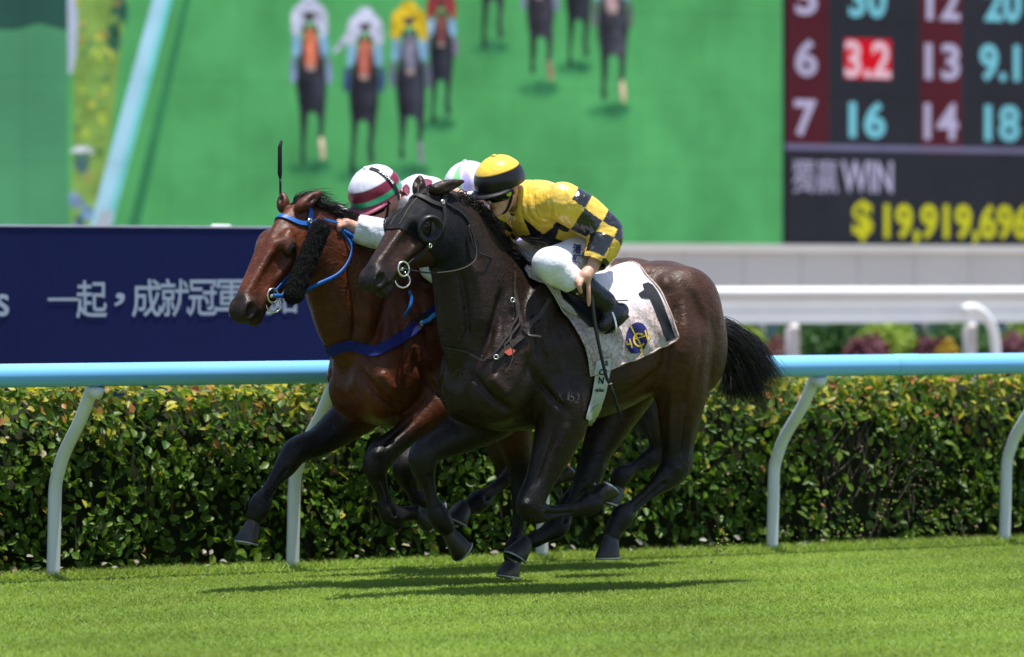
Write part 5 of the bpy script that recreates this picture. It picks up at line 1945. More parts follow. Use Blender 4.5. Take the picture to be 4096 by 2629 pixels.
def paint_near(V, C, J, fr):
    px = to_px(fr, V)
    side = V[:, 1] > J['neck'][1] - 0.12
    C[inside(STAR, px) & side] = BLACK
    for s in 'lr':
        al, an = on_sleeve(V, J, s)
        k = al > 0.03
        ch = (np.floor(al / 0.110).astype(int) + np.floor((an + 9.6) / (math.pi / 2)).astype(int)) % 2 == 0
        far = ((V - J['sh' + s]) @ ((J['el' + s] - J['sh' + s]) / np.linalg.norm(J['el' + s] - J['sh' + s]))) > -0.03
        C[k & ch & far] = BLACK
        C[k & ~ch & far] = YELLOW
    C[inside([(1238, 400), (1262, 402), (1260, 420), (1240, 418)], px)] = BLACK


def helm_near(la, lo, q):
    return YELLOW * 1.05 if la > 28 else BLACK


near_j = jockey(dict(
    frame=NEAR, seed=3, label="jockey in yellow and black silks with checked sleeves, whip pointing down",
    jacket=YELLOW, collar_mat=plain("yellow_collar", tuple(YELLOW), 0.4), paint=paint_near, belly=np.array([.0, 0, -.01]), cuff=0.92,
    j=dict(pelvis=(1383, 558, 0), neck=(1224, 470, 0.0), head=(1174, 436, 0.01),
           shl=(1316, 474, .185), ell=(1424, 543, .31), wrl=(1391, 622, .335),
           shr=(1212, 470, -.18), elr=(1166, 560, -.27), wrr=(1168, 606, -.12),
           hipl=(1392, 588, .10), knl=(1283, 621, .265), anl=(1418, 708, .31), hel=(1456, 728, .32), tol=(1414, 764, .33),
           hipr=(1335, 575, -.10), knr=(1222, 606, -.25), anr=(1345, 700, -.31), her=(1380, 718, -.32), tor=(1340, 752, -.33)),
    head=dict(pitch=20, yaw=14, roll=0),
    handl=dict(palm=(1371, 648, .35, .036), fingers=[
        [(1378, 650, 0.355, .013), (1379, 676, 0.370, .011), (1380, 698, 0.370, .010), (1380, 716, 0.365, .008)],
        [(1367, 652, 0.360, .012), (1358, 670, 0.375, .011), (1362, 686, 0.360, .009)],
        [(1360, 648, 0.345, .012), (1352, 662, 0.360, .0105), (1357, 677, 0.345, .009)],
        [(1356, 642, 0.330, .011), (1350, 652, 0.345, .0095), (1354, 664, 0.335, .008)],
        [(1386, 648, 0.315, .014), (1373, 678, 0.315, .012), (1353, 688, 0.330, .009)]]),
    handr=dict(palm=(1162, 618, -.10, .034), fingers=[[(1158 + 4 * i, 620, -.10 + .0 * i, .012), (1150 + 4 * i, 630, -.09, .010), (1158 + 4 * i, 636, -.085, .009)] for i in range(4)] + [[(1165, 612, -.09, .012), (1156, 612, -.08, .010)]]),
    helmet=dict(paint=helm_near, peak=plain("black_peak", (0.012, 0.012, 0.013), 0.5, 0.3, 30), button=plain("gold_button", (0.62, 0.40, 0.08), 0.35))))

MAROON, SILKWHITE, GREENB = np.array((0.17, 0.018, 0.040)), np.array((0.66, 0.65, 0.72)), np.array((0.02, 0.36, 0.16))


def paint_spots(V, C, J, fr):
    r = np.random.default_rng(4)
    idx = r.integers(0, len(V), 26)
    for i in idx:
        if on_sleeve(V[i:i + 1], J, 'l')[0][0] > 0.12:
            continue
        C[np.linalg.norm(V - V[i], axis=1) < 0.033] = MAROON
    px = to_px(fr, V)
    for (x, y, rx, ry) in ((952, 446, 9, 14), (1000, 428, 14, 9), (1046, 446, 16, 8), (985, 470, 10, 12), (1075, 470, 14, 9)):
        C[((px[:, 0] - x) / rx) ** 2 + ((px[:, 1] - y) / ry) ** 2 < 1] = MAROON


def helm_bay(la, lo, q):
    return SILKWHITE if la > 31 else (MAROON if la > 5 else (GREENB if la > -5 else MAROON))


bay_j = jockey(dict(
    frame=BAY, seed=13, label="jockey in white silks with maroon spots, maroon and white cap, riding the bay",
    jacket=SILKWHITE, collar_mat=plain("white_collar", (0.78, 0.78, 0.80), 0.5), paint=paint_spots, belly=np.array([.02, 0, -.03]), cuff=0.92,
    j=dict(pelvis=(1108, 548, 0), neck=(962, 462, 0.0), head=(884, 462, 0.0),
           shl=(1008, 476, .185), ell=(948, 566, .26), wrl=(828, 532, .10),
           shr=(905, 470, -.18), elr=(838, 540, -.30), wrr=(772, 508, -.26),
           hipl=(1108, 572, .10), knl=(1020, 628, .25), anl=(1140, 705, .31), hel=(1178, 722, .32), tol=(1136, 758, .33),
           hipr=(1060, 566, -.10), knr=(955, 600, -.25), anr=(1070, 695, -.31), her=(1104, 712, -.32), tor=(1066, 746, -.33)),
    head=dict(pitch=30, yaw=10, roll=0),
    handl=dict(palm=(812, 526, .09, .033), fingers=[
        [(808, 528, .10, .013), (797, 530, .11, .012), (794, 540, .105, .010)], [(806, 523, .09, .012), (794, 524, .10, .011), (791, 533, .095, .009)],
        [(804, 519, .08, .012), (792, 519, .085, .011), (790, 527, .08, .009)], [(803, 516, .065, .011), (793, 515, .07, .010), (791, 521, .066, .008)],
        [(815, 518, .06, .013), (802, 514, .055, .011), (796, 513, .05, .009)]]),
    handr=dict(palm=(752, 512, -.27, .032), fingers=[[(745, 508 + 5 * i, -.27, .012), (735, 512 + 5 * i, -.26, .011), (740, 520 + 5 * i, -.255, .009)] for i in range(4)] + [[(750, 505, -.25, .012), (738, 504, -.25, .010)]]),
    helmet=dict(paint=helm_bay, r=(.152, .130, .138), peak=plain("pink_peak", (0.42, 0.10, 0.15), 0.45, 0.1), button=plain("white_button", (0.75, 0.75, 0.78), 0.4))))

LILAC, LIME = np.array((0.46, 0.38, 0.72)), np.array((0.24, 0.60, 0.26))


def paint_lilac(V, C, J, fr):
    px = to_px(fr, V)
    C[:] = LILAC
    up = V[:, 2] > J['neck'][2] - 0.05
    C[up] = SILKWHITE
    C[(np.abs(V[:, 2] - J['neck'][2] + 0.06) < 0.022)] = np.array((0.02, 0.22, 0.06))


def helm_third(la, lo, q):
    l = ((lo + 180) % 360) - 180
    if la < 70 and 18 < l < 38: return LIME
    if la < 72 and 42 < l < 62: return LILAC
    return SILKWHITE


third_j = jockey(dict(
    frame=THIRD, seed=23, grid=1.5, label="jockey in lilac silks with a white, green and lilac cap, half hidden",
    jacket=LILAC, collar_mat=plain("lilac_collar", tuple(LILAC), 0.5), paint=paint_lilac,
    j=dict(pelvis=(1300, 560, 0), neck=(1165, 474, 0.0), head=(1100, 446, 0.0),
           shl=(1205, 490, .185), ell=(1200, 575, .26), wrl=(1120, 590, .12),
           shr=(1115, 485, -.18), elr=(1060, 560, -.28), wrr=(1030, 575, -.14),
           hipl=(1300, 580, .10), knl=(1205, 616, .25), anl=(1320, 690, .30), hel=(1350, 708, .31), tol=(1316, 742, .32),
           hipr=(1250, 575, -.10), knr=(1150, 606, -.25), anr=(1262, 684, -.30), her=(1290, 700, -.31), tor=(1256, 730, -.32)),
    head=dict(pitch=12, yaw=5, roll=0),
    handl=dict(palm=(1108, 594, .11, .032), fingers=[[(1100, 592 + 4 * i, .11, .012), (1090, 596 + 4 * i, .12, .011), (1094, 604 + 3 * i, .115, .009)] for i in range(4)] + [[(1108, 588, .09, .012), (1096, 586, .09, .010)]]),
    handr=dict(palm=(1018, 580, -.13, .032), fingers=[[(1010, 578 + 4 * i, -.13, .012), (1000, 582 + 4 * i, -.12, .011), (1004, 590 + 3 * i, -.125, .009)] for i in range(4)] + [[(1018, 574, -.12, .012), (1006, 572, -.12, .010)]]),
    helmet=dict(paint=helm_third, peak=plain("white_peak", (0.7, 0.7, 0.72), 0.45), button=plain("lilac_button", (0.5, 0.4, 0.75), 0.4))))
# ------------------------------------------------------------------ manes and tails
HAIR = hair_material("black_horsehair", (0.012, 0.010, 0.009))
HAIRB = hair_material("dark_horsehair", (0.016, 0.012, 0.011))


def decal_poly(name, fr, bvh, poly, mat, parent, off=0.004, step=1.5, cols=10):
    """A filled printed shape on a surface, outlined by sightings (rows each cut it once)."""
    ys = [p[1] for p in poly]
    y = min(ys) + 0.05
    V, F, prev = [], [], False
    while y < max(ys):
        xs = []
        for i in range(len(poly)):
            (x0, y0), (x1, y1) = poly[i], poly[(i + 1) % len(poly)]
            if (y0 > y) != (y1 > y):
                xs.append(x0 + (x1 - x0) * (y - y0) / (y1 - y0))
        row = []
        if len(xs) >= 2:
            a, b = min(xs), max(xs)
            for k in range(cols + 1):
                p, n = hit(fr, bvh, a + (b - a) * k / cols, y)
                row.append(None if p is None else p + n * off)
        if row and all(r is not None for r in row):
            o = len(V)
            V += row
            if prev:
                F += [(o - cols - 1 + k, o - cols + k, o + k + 1, o + k) for k in range(cols)]
            prev = True
        else:
            prev = False
        y += step
    return mesh_obj(name, V, F, mat, parent, True)


def mane(hs, crest, n, flow, spread, seed, name="mane", mat=None, width=0.0019, rootw=0.03):
    """Locks rooted along the crest, each a few control points blown back."""
    r = np.random.default_rng(seed)
    Q = catmull([hs['P'](x, y, 0) for x, y in crest], 12)
    paths = []
    locks = r.uniform(0, len(Q) - 1.01, max(6, n // 14))
    lockdir = r.normal(0, 1, (len(locks), 3))
    for i in range(n):
        k = r.integers(0, len(locks))
        t = np.clip(locks[k] + r.normal(0, 1.6), 0, len(Q) - 1.01)
        j = int(t)
        p = Q[j] * (1 - t + j) + Q[j + 1] * (t - j)
        p = p + [0, r.normal(0, rootw * 0.5), 0]
        p, nrm = snap(hs['bvh'], p, -0.004)
        fl = np.asarray(flow(t / (len(Q) - 1)), float)
        L = np.linalg.norm(fl) * r.uniform(0.55, 1.15)
        d = fl / np.linalg.norm(fl)
        v = d + lockdir[k] * spread * 0.8 + r.normal(0, spread * 0.45, 3)
        a = p + nrm * L * 0.22 + v * L * 0.22
        b = a + v * L * 0.42 + [0, 0, -0.05 * L]
        c = b + (v + r.normal(0, spread * 0.6, 3)) * L * 0.38 + [0, 0, -0.22 * L]
        paths.append([p, a, b, c])
    return strands(paths, name, mat or HAIR, hs['root'], width, 9)


def tail(hs, dock, mids, ends, n, seed, width=0.0018):
    r = np.random.default_rng(seed)
    P = hs['P']
    paths = []
    for i in range(n):
        k = r.random()
        w0 = r.normal(0, 0.022)
        p0 = P(dock[0] + r.normal(0, 4), dock[1] + r.normal(0, 8), w0)
        pts = [p0]
        for lst, sp in ((mids[0], 1), (mids[1], 1.0), (ends, 1.0)):
            t = k * (len(lst) - 1)
            j = min(int(t), len(lst) - 2)
            x = lst[j][0] * (1 - t + j) + lst[j + 1][0] * (t - j)
            y = lst[j][1] * (1 - t + j) + lst[j + 1][1] * (t - j)
            pts.append(P(x + r.normal(0, 9 * sp), y + r.normal(0, 9 * sp), w0 * 2 + r.normal(0, 0.03)))
        cut = r.uniform(0.5, 1.1) if r.random() < 0.9 else r.uniform(1.1, 1.4)
        pts[3] = pts[2] + (pts[3] - pts[2]) * cut
        paths.append(pts)
    core = [P(dock[0] - 8, dock[1] - 8, 0), P(*mids[0][1], 0)]
    return strands(paths, "tail", HAIR, hs['root'], width, 12)


mane(near, [(1058, 474), (1088, 496), (1116, 540), (1148, 590), (1182, 626), (1212, 636)], 1800,
     lambda t: (-0.11 - 0.02 * t, -0.07, -0.06 - 0.05 * t), 0.26, 1)
tail(near, (1655, 775), ([(1704, 762), (1710, 800), (1700, 845)], [(1772, 800), (1762, 850), (1735, 890), (1700, 900)]), [(1846, 890), (1826, 915), (1800, 938), (1790, 965), (1752, 940), (1715, 955), (1672, 915)], 1900, 2)
mane(bay, [(728, 500), (760, 515), (800, 548), (840, 580), (890, 604)], 900, lambda t: (-0.15, -0.03, 0.0 - 0.06 * t), 0.26, 3)
mane(bay, [(688, 478), (700, 480)], 320, lambda t: (-0.17, 0.05, 0.035), 0.20, 5, "forelock", None, 0.002, 0.04)
tail(bay, (1385, 775), ([(1425, 775), (1430, 810), (1420, 850)], [(1490, 860), (1490, 920), (1470, 960)]), [(1568, 960), (1545, 1020), (1515, 1050), (1490, 1020), (1470, 990)], 800, 4)
tail(third, (1560, 770), ([(1600, 770), (1610, 800), (1600, 840)], [(1640, 800), (1640, 850), (1620, 880)]), [(1690, 880), (1680, 920), (1650, 940), (1620, 930)], 260, 6)

# ------------------------------------------------------------------ tack of the dark horse
HOODCLOTH = Mat("hood_fabric")
HOODCLOTH.set(rough=0.75, spec=0.12)
HOODCLOTH.base(HOODCLOTH.ramp(HOODCLOTH.noise(60, 3), [(0.3, (0.007, 0.007, 0.008)), (0.7, (0.014, 0.014, 0.016))]))
HOODCLOTH.bump(HOODCLOTH.noise(24, 3), 0.3, 0.01)
HOODCLOTH = HOODCLOTH.m
SEAM = plain("hood_seam", (0.045, 0.042, 0.034), 0.8)
VINYL = plain("blinker_vinyl", (0.020, 0.020, 0.022), 0.35, 0.2, 40)
O, A = near['M']; S_ = near['s']
hp_ = lambda x, y, z: O + A @ (np.array([x, y, z]) * S_)
V, F = near['V'], near['F']
q = (V[F].mean(1) - O) @ A / S_
ear = np.zeros(len(F), bool)
for (b, t) in near['ears']:
    d = t - b
    c = V[F].mean(1)
    k = np.clip(((c - b) @ d) / (d @ d), -0.1, 1)
    ear |= np.linalg.norm(c - b - k[:, None] * d, axis=1) < 0.046
eye_d = np.minimum(np.linalg.norm((q - [.236, .10, -.055]) * [1, .6, 1], axis=1), np.linalg.norm((q - [.236, -.10, -.055]) * [1, .6, 1], axis=1))
keep = (q[:, 0] > -0.045) & (q[:, 0] < 0.335 + 0.42 * np.minimum(q[:, 2] + 0.02, 0)) & (np.abs(q[:, 1]) < 0.15) & (q[:, 2] > -0.335) & (q[:, 2] < 0.09) & ~ear & (eye_d > 0.040)
keep &= ~((q[:, 0] < 0.02) & (q[:, 2] < -0.20))
hood = empty("blinker_hood", NEAR.loc, ROT_Z)
tag(hood, "black blinker hood over the dark horse's face", "hood")
fab = patch("fabric", V, F, keep, 0.006, HOODCLOTH, hood)
bm = bmesh.new(); bm.from_mesh(fab.data)
for (pt, nr_) in (((.325, 0, -.02), (1, 0, -.42)), ((-.035, 0, -.1), (-1, 0, -.12))):
    bmesh.ops.bisect_plane(bm, geom=bm.verts[:] + bm.edges[:] + bm.faces[:], plane_co=Vector(hp_(*pt)), plane_no=Vector(A @ np.array(nr_, float)), clear_outer=True)
bm.to_mesh(fab.data); bm.free()
fab.data.polygons.foreach_set("use_smooth", np.ones(len(fab.data.polygons), dtype=bool))
for y in (.026, -.026):
    strap("seam", near['bvh'], [hp_(x, y, .05) for x in (.03, .12, .22, .32)], 0.006, SEAM, hood, 0.007, 0.002)
for sd in (1, -1):
    c0, n0 = snap(near['bvh'], hp_(.236, sd * .14, -.058), 0.0)
    nn = A @ np.array([.25, sd * 1.0, .12]); nn /= np.linalg.norm(nn)
    a1 = A @ np.array([1.0, 0, 0]); a1 -= nn * (a1 @ nn); a1 /= np.linalg.norm(a1)
    b1 = np.cross(nn, a1)
    vs, fs = [], []
    m = 28
    rows = [(0.040, 0.004), (0.070, 0.006), (0.072, 0.016), (0.062, 0.034), (0.055, 0.036), (0.050, 0.018), (0.040, 0.008)]
    for i in range(m):
        t = 2 * math.pi * i / m
        back = 0.5 - 0.5 * math.cos(t)          # 1 behind the eye, 0 in front
        for (r_, h_) in rows:
            vs.append(c0 + nn * (h_ * (0.35 + 0.85 * back) + 0.006) + r_ * (math.cos(t) * a1 + math.sin(t) * b1))
    kR = len(rows)
    for i in range(m):
        for k in range(kR - 1):
            fs.append((i * kR + k, ((i + 1) % m) * kR + k, ((i + 1) % m) * kR + k + 1, i * kR + k + 1))
    mesh_obj("eye_cup", vs, fs, VINYL, hood, True)

bridle = empty("bridle", NEAR.loc, ROT_Z)
tag(bridle, "black leather bridle with steel bit rings on the dark horse", "bridle")
bv = near['bare']
for sd in (1, -1):
    strap("cheekpiece", bv, [hp_(.045, sd * .13, -.03), hp_(.12, sd * .14, -.10), hp_(.25, sd * .13, -.145), hp_(.36, sd * .11, -.155), hp_(.445, sd * .09, -.158)], 0.020, LEATHER, bridle, 0.012, 0.005)
    strap("throat_lash", bv, [hp_(.03, sd * .13, -.05), hp_(.0, sd * .14, -.14), hp_(.0, sd * .12, -.22), hp_(.03, 0.02 * sd, -.30)], 0.012, LEATHER, bridle, 0.010, 0.004)
strap("browband", bv, [hp_(.06, .13, -.04), hp_(.095, .09, .01), hp_(.105, 0, .06), hp_(.095, -.09, .01), hp_(.06, -.13, -.04)], 0.024, LEATHER, bridle, 0.010, 0.007)
strap("headpiece", bv, [hp_(.045, .13, -.03), hp_(-.03, .11, .0), hp_(-.055, 0, .05), hp_(-.03, -.11, .0), hp_(.045, -.13, -.03)], 0.024, LEATHER, bridle, 0.012, 0.005)
rosette, _ = snap(bv, hp_(.05, .13, -.025), 0.018)
mb = MB(); ring(mb, rosette, 0.008, A @ np.array([0, 1, 0]), 0.008, 10); mb.build("buckle", METAL, bridle, True)
cheek_mid, _ = snap(bv, hp_(.27, .13, -.148), 0.018)
mb = MB(); ring(mb, cheek_mid, 0.010, A @ np.array([0, 1, 0]), 0.004, 10); mb.build("buckle", METAL, bridle, True)
BITS = {}
for sd in (1, -1):
    c, _ = snap(bv, hp_(.452, sd * .10, -.162), 0.012)
    BITS[sd] = c
    mb = MB(); ring(mb, c, 0.036, A @ np.array([.1, 1, .1]), 0.0055, 24); mb.build("bit_ring", METAL, bridle, True)
mb = MB().tube([BITS[1], BITS[-1]], 0.009, 8); mb.build("mouthpiece", METAL, bridle, True)
mb = MB(); ring(mb, BITS[1] + A @ np.array([.02, -.02, -.05]), 0.040, A @ np.array([.3, 1, .5]), 0.005, 20, 1.0, 0, 250); mb.build("lip_ring", METAL, bridle, True)

bv = near['bvh']
reins = empty("reins", NEAR.loc, ROT_Z)
tag(reins, "black reins from the bit to the yellow jockey's hand", "reins")
Pn = NEAR.p
MB().tube(catmull([BITS[1], Pn(1010, 640, .15), Pn(1070, 634, .19), Pn(1106, 618, .20), Pn(1116, 596, .18), Pn(1110, 560, .15), Pn(1098, 528, .13)], 6), 0.0085, 6, flat=(1, .5)).build("near_rein", LEATHER, reins, True)
MB().tube(catmull([Pn(1098, 528, .13), Pn(1115, 585, .165), Pn(1150, 604, .14), Pn(1168, 616, .03), Pn(1166, 618, -.08)], 6), 0.0060, 6, flat=(1, .5)).build("near_rein", LEATHER, reins, True)
MB().tube(catmull([BITS[-1], Pn(1000, 600, -.20), Pn(1080, 600, -.22), Pn(1150, 616, -.14)], 6), 0.0060, 6, flat=(1, .5)).build("off_rein", LEATHER, reins, True)

bp = empty("breastplate", NEAR.loc, ROT_Z)
tag(bp, "thin black leather breastplate across the dark horse's chest", "breastplate")
LEATHER2 = plain("worn_leather", (0.030, 0.024, 0.020), 0.45, 0.4, 50)
strap("shoulder_strap", bv, [Pn(1310, 690, .30), Pn(1270, 735, .30), Pn(1235, 772, .30), Pn(1195, 812, .30), Pn(1160, 836, .28)], 0.024, LEATHER2, bp, 0.006, 0.006)
strap("neck_strap", bv, [Pn(1196, 640, .10), Pn(1212, 690, .20), Pn(1208, 750, .25), Pn(1180, 800, .27), Pn(1140, 826, .25), Pn(1090, 834, .18), Pn(1048, 812, .0), Pn(1060, 760, -.20)], 0.011, LEATHER2, bp, 0.005, 0.005)
strap("neck_strap", bv, [Pn(1200, 640, .12), Pn(1222, 690, .22), Pn(1218, 740, .25), Pn(1198, 790, .28), Pn(1188, 812, .28)], 0.011, LEATHER2, bp, 0.005, 0.005)
strap("buckle_pad", bv, [Pn(1258, 750, .30), Pn(1246, 762, .30), Pn(1234, 774, .30)], 0.036, LEATHER2, bp, 0.010, 0.010)
MB().tube(catmull([Pn(1238, 776, .32), Pn(1240, 786, .35), Pn(1256, 788, .36), Pn(1268, 790, .36)], 4), 0.008, 6, flat=(1, .4)).build("strap_end", LEATHER2, bp, True)
MB().tube(catmull([Pn(1196, 800, .31), Pn(1202, 830, .33), Pn(1196, 856, .34), Pn(1182, 876, .34)], 5), 0.0035, 5).build("loose_thong", LEATHER2, bp, True)
strap("red_tape", bv, [Pn(1208, 812, .30), Pn(1194, 824, .30)], 0.030, plain("red_tape", (0.35, 0.06, 0.04), 0.7), bp, 0.012, 0.003)
mb = MB()
for (x, y) in ((1160, 828), (1222, 690), (1254, 754)):
    c, n = snap(bv, Pn(x, y, .30), 0.016)
    ring(mb, c, 0.011, n, 0.0035, 12)
mb.build("buckle", METAL, bp, True)


# ---- saddle cloths
def dirty_cloth(name, dirt=1.0):
    m = Mat(name)
    m.set(rough=0.75, spec=0.2, sheen=0.1)
    tc = m.n("ShaderNodeTexCoord")
    sx = m.n("ShaderNodeSeparateXYZ"); m.l(tc.outputs["Object"], sx.inputs[0])
    a = m.attr("Col")                       # red channel: how splashed the cloth is there
    sp_ = m.ramp(m.noise(70, 5, 0.7), [(0.38, 0.0), (0.62, 1.0)])
    big = m.ramp(m.noise(7, 4, 0.6), [(0.25, 0.15), (0.60, 1.0)])
    f1 = m.mix(1.0, m.mix(0.5, sp_, big), a, 'MULTIPLY')
    m.base(m.mix(f1, (0.68, 0.64, 0.69), (0.215, 0.135, 0.098)))
    w = m.noise(12, 3, 0.5, stretch=(2.2, 1, 0.6))
    m.bump(w, 0.6, 0.02)
    return m.m


CLOTH = dirty_cloth("splashed_cloth")


def saddle_cloth(hs, fr, front, rear, label, splash=True, off=0.014, nt=110, ns=96):
    """Cloth over the back: front and rear edges as sightings with their half widths."""
    root = empty("saddle_cloth", fr.loc, ROT_Z)
    tag(root, label, "saddle cloth")
    fe, re_ = catmull([fr.p(*p) for p in front], 12), catmull([fr.p(*p) for p in rear], 12)
    samp = lambda E, t: np.array([np.interp(t * (len(E) - 1), np.arange(len(E)), E[:, i]) for i in range(3)])
    V, C = [], []
    for i in range(2 * nt + 1):
        t = abs(i - nt) / nt
        sg = 1 if i >= nt else -1
        a, b = samp(fe, t), samp(re_, t)
        for j in range(ns + 1):
            s = j / ns
            p = a * (1 - s) + b * s
            p = p * [1, sg, 1]
            p, n = snap(hs['bvh'], p, 0.0)
            fold = 0.009 * math.sin(s * 17 + t * 5) * t + 0.010 * math.sin(s * 33 - t * 9 + 1) * max(0, t - .1) + 0.006 * math.sin(s * 52 + t * 16) * t * (1 - s) + 0.012 * max(0, math.sin(s * 9 + 1.2)) * t * (1 - s)
            V.append(p + n * (off + max(-.006, fold)))
            d = 1.9 * max(t - 0.36, 0) + 1.2 * max(0, 1 - 2.0 * s) * t + 0.5 * max(0, s - .72)
            C.append([min(1, d * 1.7)] * 3 if splash else [0.05] * 3)
    m = ns + 1
    F = np.array([(i * m + j, (i + 1) * m + j, (i + 1) * m + j + 1, i * m + j + 1) for i in range(2 * nt) for j in range(ns)])
    V = np.array(V)
    g = V.reshape(2 * nt + 1, m, 3).copy()
    for _ in range(3):
        g[1:-1] = 0.25 * g[:-2] + 0.5 * g[1:-1] + 0.25 * g[2:]
        g[:, 1:-1] = 0.25 * g[:, :-2] + 0.5 * g[:, 1:-1] + 0.25 * g[:, 2:]
    V = g.reshape(-1, 3)
    cl = mesh_obj("cloth", V, F, CLOTH, root, True, np.array(C))
    md = cl.modifiers.new("thick", 'SOLIDIFY'); md.thickness = 0.004; md.offset = -1
    hem = [V[(2 * nt) * m + j] for j in range(0, m, max(1, m // 24))]
    side = [V[i * m + ns] for i in range(nt, 2 * nt + 1, max(1, nt // 27))]
    hs_all = side + hem[::-1][1:]
    MB().tube(hs_all, 0.0055, 6).build("hem", plain("hem_brown", (0.42, 0.33, 0.29), 0.8, 0.4, 60), root, True)
    return dict(root=root, V=V, F=F, bvh=bvh_of(V, F), cloth=cl)


cl = saddle_cloth(near, NEAR, [(1238, 630, 0), (1268, 640, .12), (1316, 684, .25), (1350, 735, .30), (1376, 812, .31), (1393, 884, .30)],
                  [(1475, 620, 0), (1512, 645, .12), (1546, 679, .22), (1563, 716, .27), (1577, 751, .30), (1594, 796, .31)],
                  "mud splashed white saddle cloth with black number 1 and navy emblem")
NUM = [(x * .4869 / PXS + 2200 / PXS, y * .4869 / PXS + 950 / PXS) for x, y in ((757, 386), (806, 371), (845, 392), (880, 440), (912, 505), (1034, 826), (958, 860), (838, 545), (812, 488), (748, 502), (722, 464), (772, 432))]
FV = cl['V'][cl['F']].mean(1)
px = to_px(NEAR, FV)
INKB = plain("number_vinyl", (0.0065, 0.0085, 0.014), 0.75, 0.2, 20)
left = FV[:, 1] > 0
decal_poly("number", NEAR, cl['bvh'], NUM, INKB, cl['root'])
ec = (1491.5, 793)
rot = rad(12)
dx, dy = px[:, 0] - ec[0], px[:, 1] - ec[1]
ex, ey = dx * math.cos(rot) + dy * math.sin(rot), -dx * math.sin(rot) + dy * math.cos(rot)
BADGE = plain("badge_navy", (0.010, 0.012, 0.085), 0.5, 0.3, 30)
GOLD = plain("badge_gold", (0.46, 0.33, 0.03), 0.45, 0.2, 30)
bd = decal_poly("badge", NEAR, cl['bvh'], oval(ec[0], ec[1], 25.5, 37, 8, 40), BADGE, cl['root'])
bvc = cl['bvh']
hs_pts = [(1497 + 13 * math.cos(rad(a)), 797 + 15 * math.sin(rad(a))) for a in range(-50, -331, -20)]
decal_line("badge_horseshoe", NEAR, bvc, hs_pts, 4.2, GOLD, bd, 0.006, 2)
decal_line("badge_stick", NEAR, bvc, [(1478, 765), (1486, 782), (1497, 800), (1505, 822)], 3.6, GOLD, bd, 0.006, 3)
decal_line("badge_stick", NEAR, bvc, [(1510, 775), (1514, 790), (1519, 803)], 3.2, GOLD, bd, 0.006, 3)
decal_line("badge_stick", NEAR, bvc, [(1474, 795), (1478, 806), (1481, 816)], 3.2, GOLD, bd, 0.006, 3)
decal_line("badge_stick", NEAR, bvc, [(1482, 796), (1497, 792), (1513, 787)], 2.6, GOLD, bd, 0.006, 3)
decal_line("badge_scroll", NEAR, bvc, [(1468, 800), (1470, 808), (1476, 806)], 2.6, GOLD, bd, 0.006, 3)
decal_line("badge_scroll", NEAR, bvc, [(1518, 780), (1524, 786), (1520, 794)], 2.6, GOLD, bd, 0.006, 3)
decal_line("badge_horn", NEAR, bvc, [(1500, 818), (1503, 828), (1499, 834)], 4.2, GOLD, bd, 0.006, 3)

# pad under the saddle, saddle, girth, stirrups
saddle = empty("racing_saddle", NEAR.loc, ROT_Z)
tag(saddle, "tiny black racing saddle on a white pad under the yellow jockey", "saddle")
PADM = dirty_cloth("saddle_pad_cloth")
pv = MB()
padf = []
edge1 = [(1232, 624, .05), (1262, 640, .14), (1300, 676, .24), (1340, 700, .30), (1372, 718, .32)]
edge0 = [(1262, 622, .03), (1300, 632, .10), (1335, 662, .22), (1362, 690, .28), (1385, 705, .30)]
E1, E0 = catmull([Pn(*p) for p in edge1], 6), catmull([Pn(*p) for p in edge0], 6)
vs = []
for a, b in zip(E1, E0):
    for k in range(5):
        p, n = snap(bv, a * (1 - k / 4) + b * k / 4, 0.026 - 0.010 * abs(k - 2) / 2)
        vs.append(p)
mm = len(E1)
o = mesh_obj("pad", vs, [(i * 5 + k, (i + 1) * 5 + k, (i + 1) * 5 + k + 1, i * 5 + k + 1) for i in range(mm - 1) for k in range(4)], PADM, saddle, True, np.tile([.45, .45, .45], (len(vs), 1)))
md = o.modifiers.new("thick", 'SOLIDIFY'); md.thickness = 0.016; md.offset = 0
MB().tube([p + (snap(bv, p, .03)[0] - p) for p in E1], 0.008, 6).build("pad_piping", plain("pad_edge", (0.36, 0.30, 0.27), 0.8, 0.4, 60), saddle, True)
